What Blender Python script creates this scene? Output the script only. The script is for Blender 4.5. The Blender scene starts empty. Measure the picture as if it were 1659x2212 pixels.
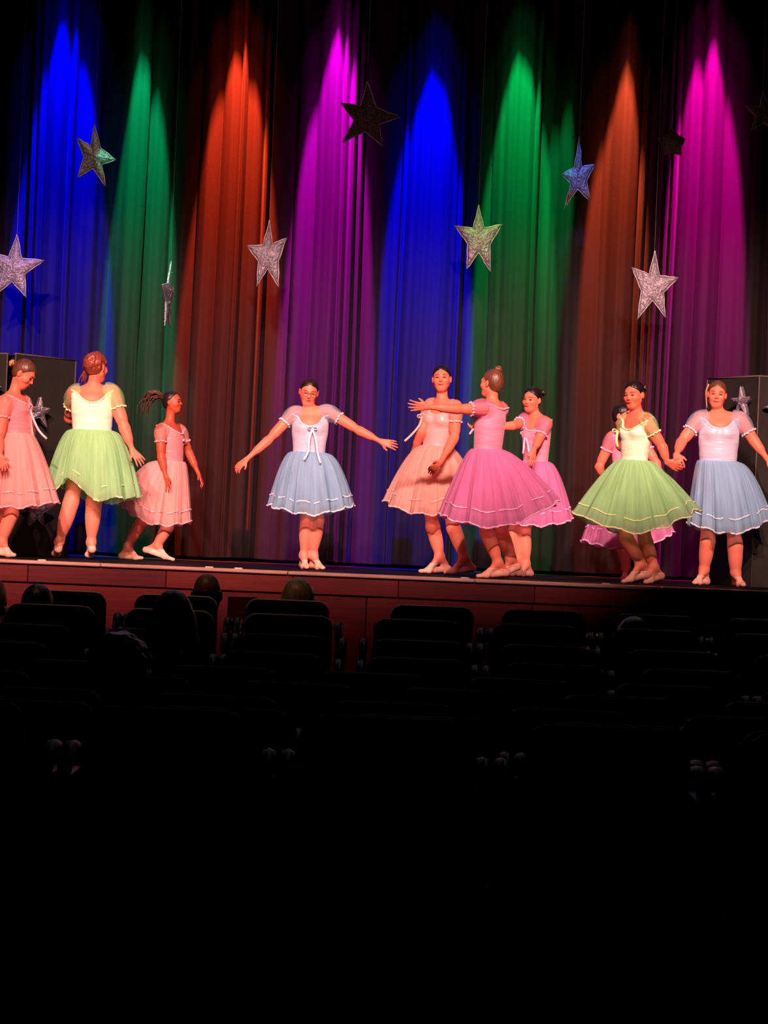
import bpy, math, random
import numpy as np
from mathutils import Vector, Matrix

C = bpy.context.scene.collection
PI = math.pi
def R(d): return math.radians(d)

# ------------------------------------------------------------------ camera, world, exposure
F = 5400.0                      # focal length in pixels of the 1659 x 2212 frame
STAGE_Z = 1.0
CAM = np.array([0.0, 0.0, STAGE_Z + 0.34])
PITCH, ROLL = math.atan(37.0 / F), R(2.4)
_f = np.array([0, math.cos(PITCH), math.sin(PITCH)])
_r0 = np.array([1.0, 0, 0]); _u0 = np.array([0, -math.sin(PITCH), math.cos(PITCH)])
_r = math.cos(ROLL) * _r0 + math.sin(ROLL) * _u0
_u = -math.sin(ROLL) * _r0 + math.cos(ROLL) * _u0
def W(px, py, Y):
    """the point at depth Y seen at pixel px, py"""
    d = _f + (px - 829.5) / F * _r - (py - 1106) / F * _u
    return CAM + d * (Y / d[1])
cd = bpy.data.cameras.new('camera'); cam = bpy.data.objects.new('camera', cd); C.objects.link(cam)
m = Matrix(((_r[0], _u[0], -_f[0], CAM[0]), (_r[1], _u[1], -_f[1], CAM[1]), (_r[2], _u[2], -_f[2], CAM[2]), (0, 0, 0, 1)))
cam.matrix_world = m
cd.sensor_fit = 'VERTICAL'; cd.sensor_height = 24.0; cd.lens = 24.0 * F / 2212.0
cd.clip_start = 0.05; cd.clip_end = 200
sc = bpy.context.scene
sc.camera = cam
w = bpy.data.worlds.new('world'); sc.world = w; w.use_nodes = True
w.node_tree.nodes['Background'].inputs[0].default_value = (0.10, 0.12, 0.13, 1)
w.node_tree.nodes['Background'].inputs[1].default_value = 0.004
vs = sc.view_settings
vs.view_transform = 'Standard'; vs.look = 'None'; vs.gamma = 1; vs.exposure = 0.0; vs.use_curve_mapping = False
sc.cycles.transparent_max_bounces = 24
sc.cycles.max_bounces = 6
sc.cycles.sample_clamp_indirect = 4.0

# ------------------------------------------------------------------ stage lights
def spot(name, loc, target, color, power, half_deg, blend=0.3, size=0.05):
    L = bpy.data.lights.new(name, 'SPOT'); L.color = color; L.energy = power
    L.spot_size = R(2 * half_deg); L.spot_blend = blend; L.shadow_soft_size = size
    o = bpy.data.objects.new(name, L); C.objects.link(o); o.location = loc
    o.rotation_euler = (Vector(target) - Vector(loc)).to_track_quat('-Z', 'Y').to_euler()
    return o
CURTAIN_Y = 22.0
# front wash: warm pink lanterns hung over the auditorium
WASH = (1.0, 0.50, 0.43)
for x, tz, half, pw in ((-3.6, 2.2, 12.0, 1.0), (-2.1, 2.25, 11.6, 1.0), (-0.7, 2.3, 11.3, 1.0), (0.8, 2.4, 11.0, 1.0), (2.2, 2.75, 9.9, 1.1), (3.5, 2.8, 9.7, 1.1)):
    spot('wash_light', (x, 8.5, 7.4), (x * 0.94, 19.8, tz), WASH, 6600 * pw, half, 0.75, 0.12)
# added weak spots over the stage, standing in for its glints on seats and heads
for x in (-2.6, 0.2, 3.0):
    spot('added_fill_light', (x, 19.2, 6.4), (x * 0.8, 10.8, 0.4), (1.0, 0.80, 0.85), 34, 24, 0.8, 0.25)
spot('added_fill_light', (-2.0, 11.0, 6.6), (-1.0, 13.1, 1.0), (1.0, 0.50, 0.25), 200, 15, 1.0, 0.2)  # added warm fill that brightens the front row heads at the left
spot('added_spill', (0.0, 8.0, 7.0), (0.0, 20.9, 4.4), WASH, 420, 17, 0.9, 0.2)  # added weak spot imitating wash spill on the upper stars
# low red lantern that grazes the stage front at the left
spot('red_light', (-6.2, 12.5, 4.6), (-2.2, 18.4, 0.75), (1.0, 0.05, 0.07), 480, 17, 1.0, 0.15)
# curtain lanterns on the overhead bar, each tilted so that its beam runs down along the cloth:
# (peak x, peak y, colour, power, half angle, height of the lantern over the peak)
LAMP_D = 0.36
for px, py, col, pw, a_, z0 in (
        (150, 72, (0.0, 0.0, 1.0), 2.2, 7.4, 1.4), (325, 135, (0.0, 1.0, 0.30), 0.75, 4.8, 1.8), (523, 92, (1.0, 0.055, 0.015), 1.2, 7.0, 1.4),
        (732, 108, (1.0, 0.0, 0.9), 1.15, 6.6, 1.4), (937, 145, (0.0, 0.0, 1.0), 2.2, 7.0, 1.4), (1132, 100, (0.0, 1.0, 0.16), 0.68, 5.9, 1.5),
        (1214, 210, (0.0, 1.0, 0.18), 0.4, 2.5, 2.1), (1343, 190, (1.0, 0.11, 0.035), 0.95, 5.4, 1.6), (1533, 98, (1.0, 0.0, 0.45), 1.2, 6.8, 1.4)):
    p = W(px, py, CURTAIN_Y); tau = math.atan(LAMP_D / z0) - R(a_)
    top = (p[0], CURTAIN_Y - 0.07 - LAMP_D, p[2] + z0)
    aim_ = (top[0], top[1] + 5 * math.tan(tau), top[2] - 5)
    spot('curtain_light', top, aim_, col, 30000 * pw, a_, 0.10, 0.03)
    spot('curtain_light', top, aim_, col, 700 * pw, a_ * 1.4, 0.3, 0.03)
    spot('curtain_light', top, aim_, col, 240 * pw, a_ * 2.2, 0.6, 0.03)
# added narrow spots on single stars, imitating the tint of the curtain beams
for px, py, col, pw, ha in ((40, 590, (0.35, 0.20, 1.0), 1100, 2.0), (232, 350, (0.05, 1.0, 0.45), 1500, 1.0), (205, 345, (1.0, 0.75, 0.5), 380, 2.4), (364, 630, (0.25, 1.0, 0.55), 3500, 2.0),
                            (1048, 500, (0.30, 1.0, 0.10), 1500, 1.9), (1258, 372, (0.16, 0.26, 1.0), 1500, 1.9), (1222, 385, (0.0, 1.0, 0.5), 500, 0.8)):
    p = W(px, py, 21.2); spot('added_star_light', (p[0] * 0.9, 17.0, 8.2), tuple(p), col, pw, ha, 0.5, 0.03)

# ------------------------------------------------------------------ helpers: meshes, objects, tags
def mesh_from(verts, faces, smooth=True, name='m'):
    """verts (n,3); faces: (m,4) or (m,3) int array, or a list of index tuples"""
    me = bpy.data.meshes.new(name)
    verts = np.asarray(verts, dtype=np.float32)
    if isinstance(faces, np.ndarray):
        n, k = faces.shape
        me.vertices.add(len(verts)); me.vertices.foreach_set('co', verts.ravel())
        me.loops.add(n * k); me.loops.foreach_set('vertex_index', faces.astype(np.int32).ravel())
        me.polygons.add(n); me.polygons.foreach_set('loop_start', np.arange(0, n * k, k, dtype=np.int32))
        me.polygons.foreach_set('loop_total', np.full(n, k, dtype=np.int32))
        me.update(calc_edges=True); me.validate()
    else:
        me.from_pydata([tuple(map(float, v)) for v in verts], [], faces); me.update()
    me.polygons.foreach_set('use_smooth', [smooth] * len(me.polygons))
    return me
def obj(name, me, mat=None, parent=None, loc=None):
    o = bpy.data.objects.new(name, me); C.objects.link(o)
    if mat is not None:
        for q in (mat if isinstance(mat, (list, tuple)) else [mat]): me.materials.append(q)
    if loc is not None: o.location = loc
    if parent is not None: o.parent = parent
    return o
def tag(o, label=None, cat=None, group=None, kind=None):
    if label: o['label'] = label
    if cat: o['category'] = cat
    if group: o['group'] = group
    if kind: o['kind'] = kind
    return o
def empty(name, loc, rz=0):
    o = bpy.data.objects.new(name, None); C.objects.link(o); o.location = loc; o.rotation_euler = (0, 0, rz)
    o.empty_display_size = 0.1
    return o
def shift(me, p):
    """express mesh made in world coordinates relative to point p"""
    me.transform(Matrix.Translation(-Vector(p))); return me
class MB:
    def __init__(s): s.v = []; s.f = []
    def add(s, v, f):
        n = len(s.v); s.v += [tuple(map(float, q)) for q in v]; s.f += [tuple(i + n for i in q) for q in f]; return s
    def box(s, c, d, bev=0.0, M=None):
        x, y, z = d[0] / 2, d[1] / 2, d[2] / 2
        b = min(bev, x, y, z)
        if b <= 0:
            vs_ = [(i * x, j * y, k * z) for i in (-1, 1) for j in (-1, 1) for k in (-1, 1)]
            fs = [(0, 1, 3, 2), (4, 6, 7, 5), (0, 4, 5, 1), (2, 3, 7, 6), (0, 2, 6, 4), (1, 5, 7, 3)]
        else:
            vs_ = []; idx = {}
            for i in (-1, 1):
                for j in (-1, 1):
                    for k in (-1, 1):
                        idx[i, j, k] = len(vs_)
                        vs_ += [(i * x, j * (y - b), k * (z - b)), (i * (x - b), j * y, k * (z - b)), (i * (x - b), j * (y - b), k * z)]
            fs = []
            for a in range(3):
                o1, o2 = (a + 1) % 3, (a + 2) % 3
                for sgn in (-1, 1):
                    q = []
                    for (p1, p2) in ((-1, -1), (1, -1), (1, 1), (-1, 1)):
                        t = [0, 0, 0]; t[a] = sgn; t[o1] = p1; t[o2] = p2; q.append(idx[tuple(t)] + a)
                    fs.append(tuple(q if sgn > 0 else q[::-1]))
            for a in range(3):
                o1, o2 = (a + 1) % 3, (a + 2) % 3
                for p1 in (-1, 1):
                    for p2 in (-1, 1):
                        t0 = [0, 0, 0]; t0[o1] = p1; t0[o2] = p2; t1 = list(t0); t0[a] = -1; t1[a] = 1
                        i0, i1 = idx[tuple(t0)], idx[tuple(t1)]
                        q = (i0 + o1, i1 + o1, i1 + o2, i0 + o2)
                        fs.append(q if p1 * p2 > 0 else q[::-1])
            for key, i in idx.items():
                fs.append((i, i + 1, i + 2) if key[0] * key[1] * key[2] > 0 else (i + 2, i + 1, i))
        if M is not None: vs_ = [tuple(M @ Vector(q)) for q in vs_]
        return s.add([(q[0] + c[0], q[1] + c[1], q[2] + c[2]) for q in vs_], fs)
    def tube(s, pts, r, n=8, cap=True):
        pts = [np.asarray(p, float) for p in pts]; rs = r if isinstance(r, (list, tuple)) else [r] * len(pts)
        rings = []; up = np.array([0.1, 0.3, 0.95])
        for i, p in enumerate(pts):
            t = pts[min(i + 1, len(pts) - 1)] - pts[max(i - 1, 0)]; t = t / (np.linalg.norm(t) + 1e-9)
            a = np.cross(t, up)
            if np.linalg.norm(a) < 1e-3: a = np.cross(t, (1, 0, 0))
            a /= np.linalg.norm(a); b = np.cross(t, a)
            rings.append([p + rs[i] * (math.cos(2 * PI * k / n) * a + math.sin(2 * PI * k / n) * b) for k in range(n)])
        v = [q for g in rings for q in g]
        f = [(i * n + k, (i + 1) * n + k, (i + 1) * n + (k + 1) % n, i * n + (k + 1) % n) for i in range(len(pts) - 1) for k in range(n)]
        if cap: f += [tuple(range(n)), tuple(reversed(range((len(pts) - 1) * n, len(pts) * n)))]
        return s.add(v, f)
    def ellipsoid(s, c, rad, M=None, nu=14, nv=8):
        v = []; f = []
        for i in range(nv + 1):
            th = PI * i / nv
            for k in range(nu):
                ph = 2 * PI * k / nu
                q = np.array([rad[0] * math.sin(th) * math.cos(ph), rad[1] * math.sin(th) * math.sin(ph), rad[2] * math.cos(th)])
                if M is not None: q = M @ q
                v.append(q + np.asarray(c))
        for i in range(nv):
            for k in range(nu):
                f.append((i * nu + k, (i + 1) * nu + k, (i + 1) * nu + (k + 1) % nu, i * nu + (k + 1) % nu))
        return s.add(v, f)
    def strip(s, pts, side, w, th=0.003):
        """flat ribbon of width w, thickness th along pts; side = list of width directions"""
        v = []; f = []; n = len(pts)
        for i in range(n):
            p = np.asarray(pts[i], float); sd = np.asarray(side[i], float); sd = sd / (np.linalg.norm(sd) + 1e-9)
            t = np.asarray(pts[min(i + 1, n - 1)], float) - np.asarray(pts[max(i - 1, 0)], float)
            nn = np.cross(t, sd); nn = nn / (np.linalg.norm(nn) + 1e-9)
            ww = w[i] if isinstance(w, (list, tuple)) else w
            v += [p - sd * ww / 2 - nn * th / 2, p + sd * ww / 2 - nn * th / 2, p + sd * ww / 2 + nn * th / 2, p - sd * ww / 2 + nn * th / 2]
        for i in range(n - 1):
            for k in range(4): f.append((4 * i + k, 4 * i + (k + 1) % 4, 4 * (i + 1) + (k + 1) % 4, 4 * (i + 1) + k))
        f += [(3, 2, 1, 0), (4 * n - 4, 4 * n - 3, 4 * n - 2, 4 * n - 1)]
        return s.add(v, f)
    def mesh(s, smooth=False): return mesh_from(s.v, s.f, smooth)

# ------------------------------------------------------------------ materials
def mat(name, col, rough=0.6, metal=0.0, sheen=0.0, spec=0.5, alpha=1.0, noise=None, bump=None, trans=0.0, coords='Object'):
    """noise = (scale, col2, amount[, stretch]); bump = (scale, strength[, distance])"""
    M = bpy.data.materials.new(name); M.use_nodes = True
    nt = M.node_tree; b = nt.nodes['Principled BSDF']
    b.inputs['Base Color'].default_value = (*col, 1); b.inputs['Roughness'].default_value = rough
    b.inputs['Metallic'].default_value = metal; b.inputs['Specular IOR Level'].default_value = spec
    if sheen: b.inputs['Sheen Weight'].default_value = sheen; b.inputs['Sheen Roughness'].default_value = 0.4
    tc = nt.nodes.new('ShaderNodeTexCoord')
    def tex(scale, stretch=(1, 1, 1), detail=3):
        mp = nt.nodes.new('ShaderNodeMapping'); mp.inputs['Scale'].default_value = stretch
        nt.links.new(tc.outputs[coords], mp.inputs[0])
        n = nt.nodes.new('ShaderNodeTexNoise'); n.inputs['Scale'].default_value = scale; n.inputs['Detail'].default_value = detail
        nt.links.new(mp.outputs[0], n.inputs['Vector']); return n
    if noise:
        n = tex(noise[0], noise[3] if len(noise) > 3 else (1, 1, 1))
        r = nt.nodes.new('ShaderNodeValToRGB')
        r.color_ramp.elements[0].position = 0.5 - 0.5 * (1 - noise[2]) * 0.5; r.color_ramp.elements[1].position = 0.5 + 0.5 * (1 - noise[2]) * 0.5
        r.color_ramp.elements[0].color = (*noise[1], 1); r.color_ramp.elements[1].color = (*col, 1)
        nt.links.new(n.outputs['Fac'], r.inputs[0]); nt.links.new(r.outputs[0], b.inputs['Base Color'])
    if bump:
        n = tex(bump[0], bump[3] if len(bump) > 3 else (1, 1, 1))
        bp = nt.nodes.new('ShaderNodeBump'); bp.inputs['Strength'].default_value = bump[1]; bp.inputs['Distance'].default_value = bump[2] if len(bump) > 2 else 0.01
        nt.links.new(n.outputs['Fac'], bp.inputs['Height']); nt.links.new(bp.outputs[0], b.inputs['Normal'])
    if alpha < 1: b.inputs['Alpha'].default_value = alpha
    if trans: b.inputs['Transmission Weight'].default_value = trans
    return M
def tulle(name, col, lo, hi, glow=0.45):
    """sheer net: diffuse + translucent cloth, see-through by a streaky amount"""
    M = bpy.data.materials.new(name); M.use_nodes = True; nt = M.node_tree
    for n in list(nt.nodes):
        if n.type != 'OUTPUT_MATERIAL': nt.nodes.remove(n)
    out = [n for n in nt.nodes if n.type == 'OUTPUT_MATERIAL'][0]
    d = nt.nodes.new('ShaderNodeBsdfDiffuse'); t = nt.nodes.new('ShaderNodeBsdfTranslucent'); tr = nt.nodes.new('ShaderNodeBsdfTransparent')
    d.inputs[0].default_value = (*col, 1); t.inputs[0].default_value = (*col, 1)
    mx = nt.nodes.new('ShaderNodeMixShader'); mx.inputs[0].default_value = glow
    nt.links.new(d.outputs[0], mx.inputs[1]); nt.links.new(t.outputs[0], mx.inputs[2])
    uv = nt.nodes.new('ShaderNodeUVMap'); mp = nt.nodes.new('ShaderNodeMapping'); mp.inputs['Scale'].default_value = (46, 1.6, 1)
    n = nt.nodes.new('ShaderNodeTexNoise'); n.inputs['Scale'].default_value = 1.0; n.inputs['Detail'].default_value = 2
    nt.links.new(uv.outputs[0], mp.inputs[0]); nt.links.new(mp.outputs[0], n.inputs['Vector'])
    mr = nt.nodes.new('ShaderNodeMapRange'); mr.inputs[1].default_value = 0.3; mr.inputs[2].default_value = 0.7
    mr.inputs[3].default_value = lo; mr.inputs[4].default_value = hi
    nt.links.new(n.outputs['Fac'], mr.inputs[0])
    m2 = nt.nodes.new('ShaderNodeMixShader'); nt.links.new(mr.outputs[0], m2.inputs[0])
    nt.links.new(tr.outputs[0], m2.inputs[1]); nt.links.new(mx.outputs[0], m2.inputs[2]); nt.links.new(m2.outputs[0], out.inputs[0])
    return M

# ------------------------------------------------------------------ smooth bodies from blended limbs
def nrm(v): v = np.asarray(v, float); return v / (np.linalg.norm(v) + 1e-12)
def rc(a, b, ra, rb, k=0.02): return ('c', np.asarray(a, float), np.asarray(b, float), float(ra), float(rb), k)
def el(c, M, rad, k=0.02): return ('e', np.asarray(c, float), np.asarray(M, float), np.asarray(rad, float), None, k)   # M columns = axes
def prim_box(p):
    if p[0] == 'c':
        lo = np.minimum(p[1] - p[3], p[2] - p[4]); hi = np.maximum(p[1] + p[3], p[2] + p[4])
        lo = np.minimum(lo, np.minimum(p[1] - p[3], p[2] - p[4])); hi = np.maximum(hi, np.maximum(p[1] + p[3], p[2] + p[4]))
    else:
        e = np.sqrt(((p[2] * p[3][None, :]) ** 2).sum(1)); lo = p[1] - e; hi = p[1] + e
    return lo, hi
def prim_d(p, X, Y, Z):
    if p[0] == 'c':
        a, b, ra, rb = p[1:5]; ba = b - a; l2 = float(ba @ ba) + 1e-9
        x, y, z = X - a[0], Y - a[1], Z - a[2]
        t = np.clip((x * ba[0] + y * ba[1] + z * ba[2]) / l2, 0, 1)
        x = x - t * ba[0]; y = y - t * ba[1]; z = z - t * ba[2]
        return np.sqrt(x * x + y * y + z * z) - (ra + (rb - ra) * t)
    c, M, r = p[1], p[2], p[3]
    x, y, z = X - c[0], Y - c[1], Z - c[2]
    u = [(x * M[0, i] + y * M[1, i] + z * M[2, i]) / r[i] for i in range(3)]
    k0 = np.sqrt(u[0] ** 2 + u[1] ** 2 + u[2] ** 2)
    k1 = np.sqrt((u[0] / r[0]) ** 2 + (u[1] / r[1]) ** 2 + (u[2] / r[2]) ** 2) + 1e-9
    return k0 * (k0 - 1) / k1
def smin(a, b, k):
    h = np.maximum(k - np.abs(a - b), 0) / k
    return np.minimum(a, b) - h * h * k * 0.25
def field_at(prims, P, infl=0.0):
    P = np.asarray(P, float); d = np.full(P.shape[0], 9.0)
    for p in prims: d = smin(d, prim_d(p, P[:, 0], P[:, 1], P[:, 2]), max(p[5], 1e-4))
    return d - infl
def trace(prims, o, dr, infl=0.0, far=0.5):
    """first surface point from o along dr"""
    o = np.asarray(o, float); dr = nrm(dr); t = 0.0
    for _ in range(60):
        d = field_at(prims, (o + dr * t)[None])[0] - infl
        if abs(d) < 4e-4: break
        t += d * 0.8
        if t > far: break
    return o + dr * t
def blend(prims, vox=0.005, infl=0.0, clip=None, cut=()):
    los, his = zip(*[prim_box(p) for p in prims])
    lo = np.min(los, 0) - infl - 4 * vox; hi = np.max(his, 0) + infl + 4 * vox
    n = np.ceil((hi - lo) / vox).astype(int) + 1
    ax = [(lo[i] + vox * np.arange(n[i])).astype(np.float32) for i in range(3)]
    D = np.full(n, 0.5, np.float32)
    def region(p, mg):
        a, b = prim_box(p); i0 = np.clip(((a - mg - lo) / vox).astype(int), 0, n - 1); i1 = np.clip(((b + mg - lo) / vox).astype(int) + 2, 1, n)
        return tuple(slice(i0[i], i1[i]) for i in range(3))
    for p in prims:
        k = max(p[5], 1e-4); s = region(p, infl + k + 3 * vox)
        d = prim_d(p, ax[0][s[0]][:, None, None], ax[1][s[1]][None, :, None], ax[2][s[2]][None, None, :]).astype(np.float32)
        D[s] = smin(D[s], d, k)
    D -= infl
    for p in cut:
        s = region(p, 0.03)
        d = prim_d(p, ax[0][s[0]][:, None, None], ax[1][s[1]][None, :, None], ax[2][s[2]][None, None, :]).astype(np.float32)
        D[s] = -smin(-D[s], d, max(p[5], 1e-4))
    if clip is not None:
        D = np.maximum(D, clip(ax[0][:, None, None], ax[1][None, :, None], ax[2][None, None, :]).astype(np.float32))
    D[D == 0] = 1e-6
    I = D < 0
    c = np.zeros(n - 1, np.uint8)
    offs = [(i, j, k) for i in (0, 1) for j in (0, 1) for k in (0, 1)]
    for (i, j, k) in offs: c += I[i:n[0] - 1 + i, j:n[1] - 1 + j, k:n[2] - 1 + k]
    act = np.argwhere((c > 0) & (c < 8))
    vid = np.full(n - 1, -1, np.int32); vid[tuple(act.T)] = np.arange(len(act))
    vals = np.stack([D[act[:, 0] + i, act[:, 1] + j, act[:, 2] + k] for (i, j, k) in offs], 1)
    acc = np.zeros((len(act), 3)); cnt = np.zeros(len(act))
    for a in range(8):
        for b in range(a + 1, 8):
            oa, ob = np.array(offs[a]), np.array(offs[b])
            if np.abs(oa - ob).sum() != 1: continue
            va, vb = vals[:, a], vals[:, b]; mk = (va < 0) != (vb < 0)
            t = np.where(mk, va / np.where(mk, va - vb, 1), 0)
            acc += mk[:, None] * (oa[None] + t[:, None] * (ob - oa)[None]); cnt += mk
    V = lo + vox * (act + acc / cnt[:, None])
    quads = []
    for a in range(3):
        s0 = [slice(None)] * 3; s1 = [slice(None)] * 3; s0[a] = slice(0, -1); s1[a] = slice(1, None)
        A, B = I[tuple(s0)], I[tuple(s1)]
        e = np.argwhere(A != B)
        o1, o2 = (a + 1) % 3, (a + 2) % 3
        e = e[(e[:, o1] > 0) & (e[:, o2] > 0) & (e[:, o1] < n[o1] - 1) & (e[:, o2] < n[o2] - 1)]
        u1 = np.zeros(3, int); u1[o1] = 1; u2 = np.zeros(3, int); u2[o2] = 1
        q = np.stack([vid[tuple((e - u1 - u2).T)], vid[tuple((e - u2).T)], vid[tuple(e.T)], vid[tuple((e - u1).T)]], 1)
        ins = A[tuple(e.T)]
        q[~ins] = q[~ins][:, ::-1]
        quads.append(q)
    Q = np.concatenate(quads) if quads else np.zeros((0, 4), int)
    return V, Q[(Q >= 0).all(1)]

# ------------------------------------------------------------------ stage, fascia, auditorium shell
rng = random.Random(7)
M_stage = mat('stage_boards', (0.0065, 0.005, 0.005), 0.7, spec=0.08, noise=(3, (0.005, 0.0035, 0.004), 0.2, (1, 8, 1)))
M_lip = mat('stage_lip', (0.90, 0.58, 0.48), 0.35, noise=(6, (0.62, 0.36, 0.28), 0.1, (0.5, 4, 4)), bump=(40, 0.3, 0.004))
M_fascia = [mat('fascia_wood', c, 0.42, noise=(5, tuple(q * 0.6 for q in c), 0.1, (0.6, 3, 9)), bump=(30, 0.15, 0.003, (0.3, 1, 4)))
            for c in ((0.19, 0.014, 0.016), (0.15, 0.010, 0.012), (0.225, 0.018, 0.017))]
M_dark = mat('dark_paint', (0.012, 0.012, 0.013), 0.8)
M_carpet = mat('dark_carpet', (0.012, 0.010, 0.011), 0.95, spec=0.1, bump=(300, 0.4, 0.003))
EDGE_Y = 18.4
XL, XR = -6.2, 6.2
# stage floor: one structure with its boards as parts
sf = tag(obj('floor_stage', MB().box((0, (EDGE_Y + 24.5) / 2 + 0.03, STAGE_Z - 0.06), (XR - XL, 24.5 - EDGE_Y - 0.06, 0.10)).mesh(), M_dark), kind='structure')
bm_board = MB().box((0, 0, 0), (XR - XL, 0.136, 0.012), 0.002).mesh(); bm_board.materials.append(M_stage)
y = EDGE_Y + 0.30
while y < 23.6:
    b = bpy.data.objects.new('stage_board', bm_board); C.objects.link(b); b.location = (0, y, STAGE_Z - 0.006); b.parent = sf; y += 0.14
lip = MB()
x = XL
for i in range(9):
    l_ = (XR - XL) / 9
    q = obj('edge_board', MB().box((x + l_ / 2, EDGE_Y + 0.105, STAGE_Z - 0.012), (l_ - 0.004, 0.25, 0.024), 0.006).mesh(), M_lip, sf); x += l_
# stage front: recessed backing, top fascia boards, groove, lower panels
wf = tag(obj('wall_stage_front', MB().box((0, EDGE_Y + 0.07, STAGE_Z / 2 - 0.03), (XR - XL, 0.06, STAGE_Z - 0.01)).mesh(), M_dark), kind='structure')
x = XL; i = 0
while x < XR:
    l_ = rng.uniform(0.75, 1.25)
    obj('fascia_board', MB().box((x + l_ / 2, EDGE_Y + 0.022, STAGE_Z - 0.092), (l_ - 0.004, 0.036, 0.132), 0.003).mesh(), M_fascia[i % 3], wf); x += l_; i += 1
x = XL; i = 1
while x < XR:
    l_ = 1.22
    obj('fascia_panel', MB().box((x + l_ / 2, EDGE_Y + 0.028, (STAGE_Z - 0.170) / 2 + 0.02), (l_ - 0.006, 0.03, STAGE_Z - 0.170 - 0.04), 0.004).mesh(), M_fascia[(i * 2) % 3], wf); x += l_; i += 1

# auditorium floor follows the shallow dish of the seat rows
ROWS = [  # depth, seat top below the lens, x of one seat, extra gap at x = -0.1
    (13.1, 0.381, 0.27, 0.17), (12.3, 0.428, 0.187, 0.05), (11.5, 0.492, 0.184, 0.05), (10.7, 0.533, 0.165, 0.03), (9.9, 0.5555, -0.02, 0),
    (9.1, 0.556, 0.29, 0), (8.3, 0.556, 0.056, 0), (7.5, 0.5375, 0.13, 0), (6.7, 0.484, 0.03, 0)]
SEAT_H = 0.98
prof = [(18.44, 0.06), (14.2, 0.07)] + [(d, CAM[2] - h - SEAT_H) for d, h, _, _ in ROWS] + [(4.0, -0.02), (-3.0, -0.02)]
def floor_z(Y):
    for (y0, z0), (y1, z1) in zip(prof[:-1], prof[1:]):
        if y1 <= Y <= y0: return z1 + (z0 - z1) * (Y - y1) / (y0 - y1)
    return prof[-1][1] if Y < 0 else prof[0][1]
v = []; f = []
for k, (yy, zz) in enumerate(prof):
    v += [(-7.2, yy, zz), (7.2, yy, zz)]
    if k: f.append((2 * k - 2, 2 * k - 1, 2 * k + 1, 2 * k))
n0 = len(v); v += [(-7.2, prof[-1][0], -0.6), (7.2, prof[-1][0], -0.6), (-7.2, prof[0][0], -0.6), (7.2, prof[0][0], -0.6)]
f = [q[::-1] for q in f] + [(n0, n0 + 1, n0 + 3, n0 + 2)]
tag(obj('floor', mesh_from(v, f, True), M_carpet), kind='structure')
M_wall = mat('hall_wall', (0.03, 0.022, 0.02), 0.9, noise=(4, (0.022, 0.016, 0.015), 0.2))
for nm, c, d in (('wall_left', (-7.3, 10.2, 4.2), (0.2, 28.4, 9.6)), ('wall_right', (7.3, 10.2, 4.2), (0.2, 28.4, 9.6)),
                 ('wall_back', (0, -3.1, 4.2), (14.4, 0.2, 9.6)), ('wall_stage_back', (0, 24.5, 4.2), (14.4, 0.2, 9.6)), ('ceiling', (0, 10.2, 9.6), (14.8, 28.6, 0.2)),):
    tag(obj(nm, MB().box(c, d).mesh(), M_wall), kind='structure')
for s_, nm in ((-1, 'wall_wing_left'), (1, 'wall_wing_right')):
    tag(obj(nm, MB().box((s_ * 6.75, 18.9, 4.7), (1.0, 0.25, 9.3)).mesh(), M_wall), kind='structure')

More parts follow.
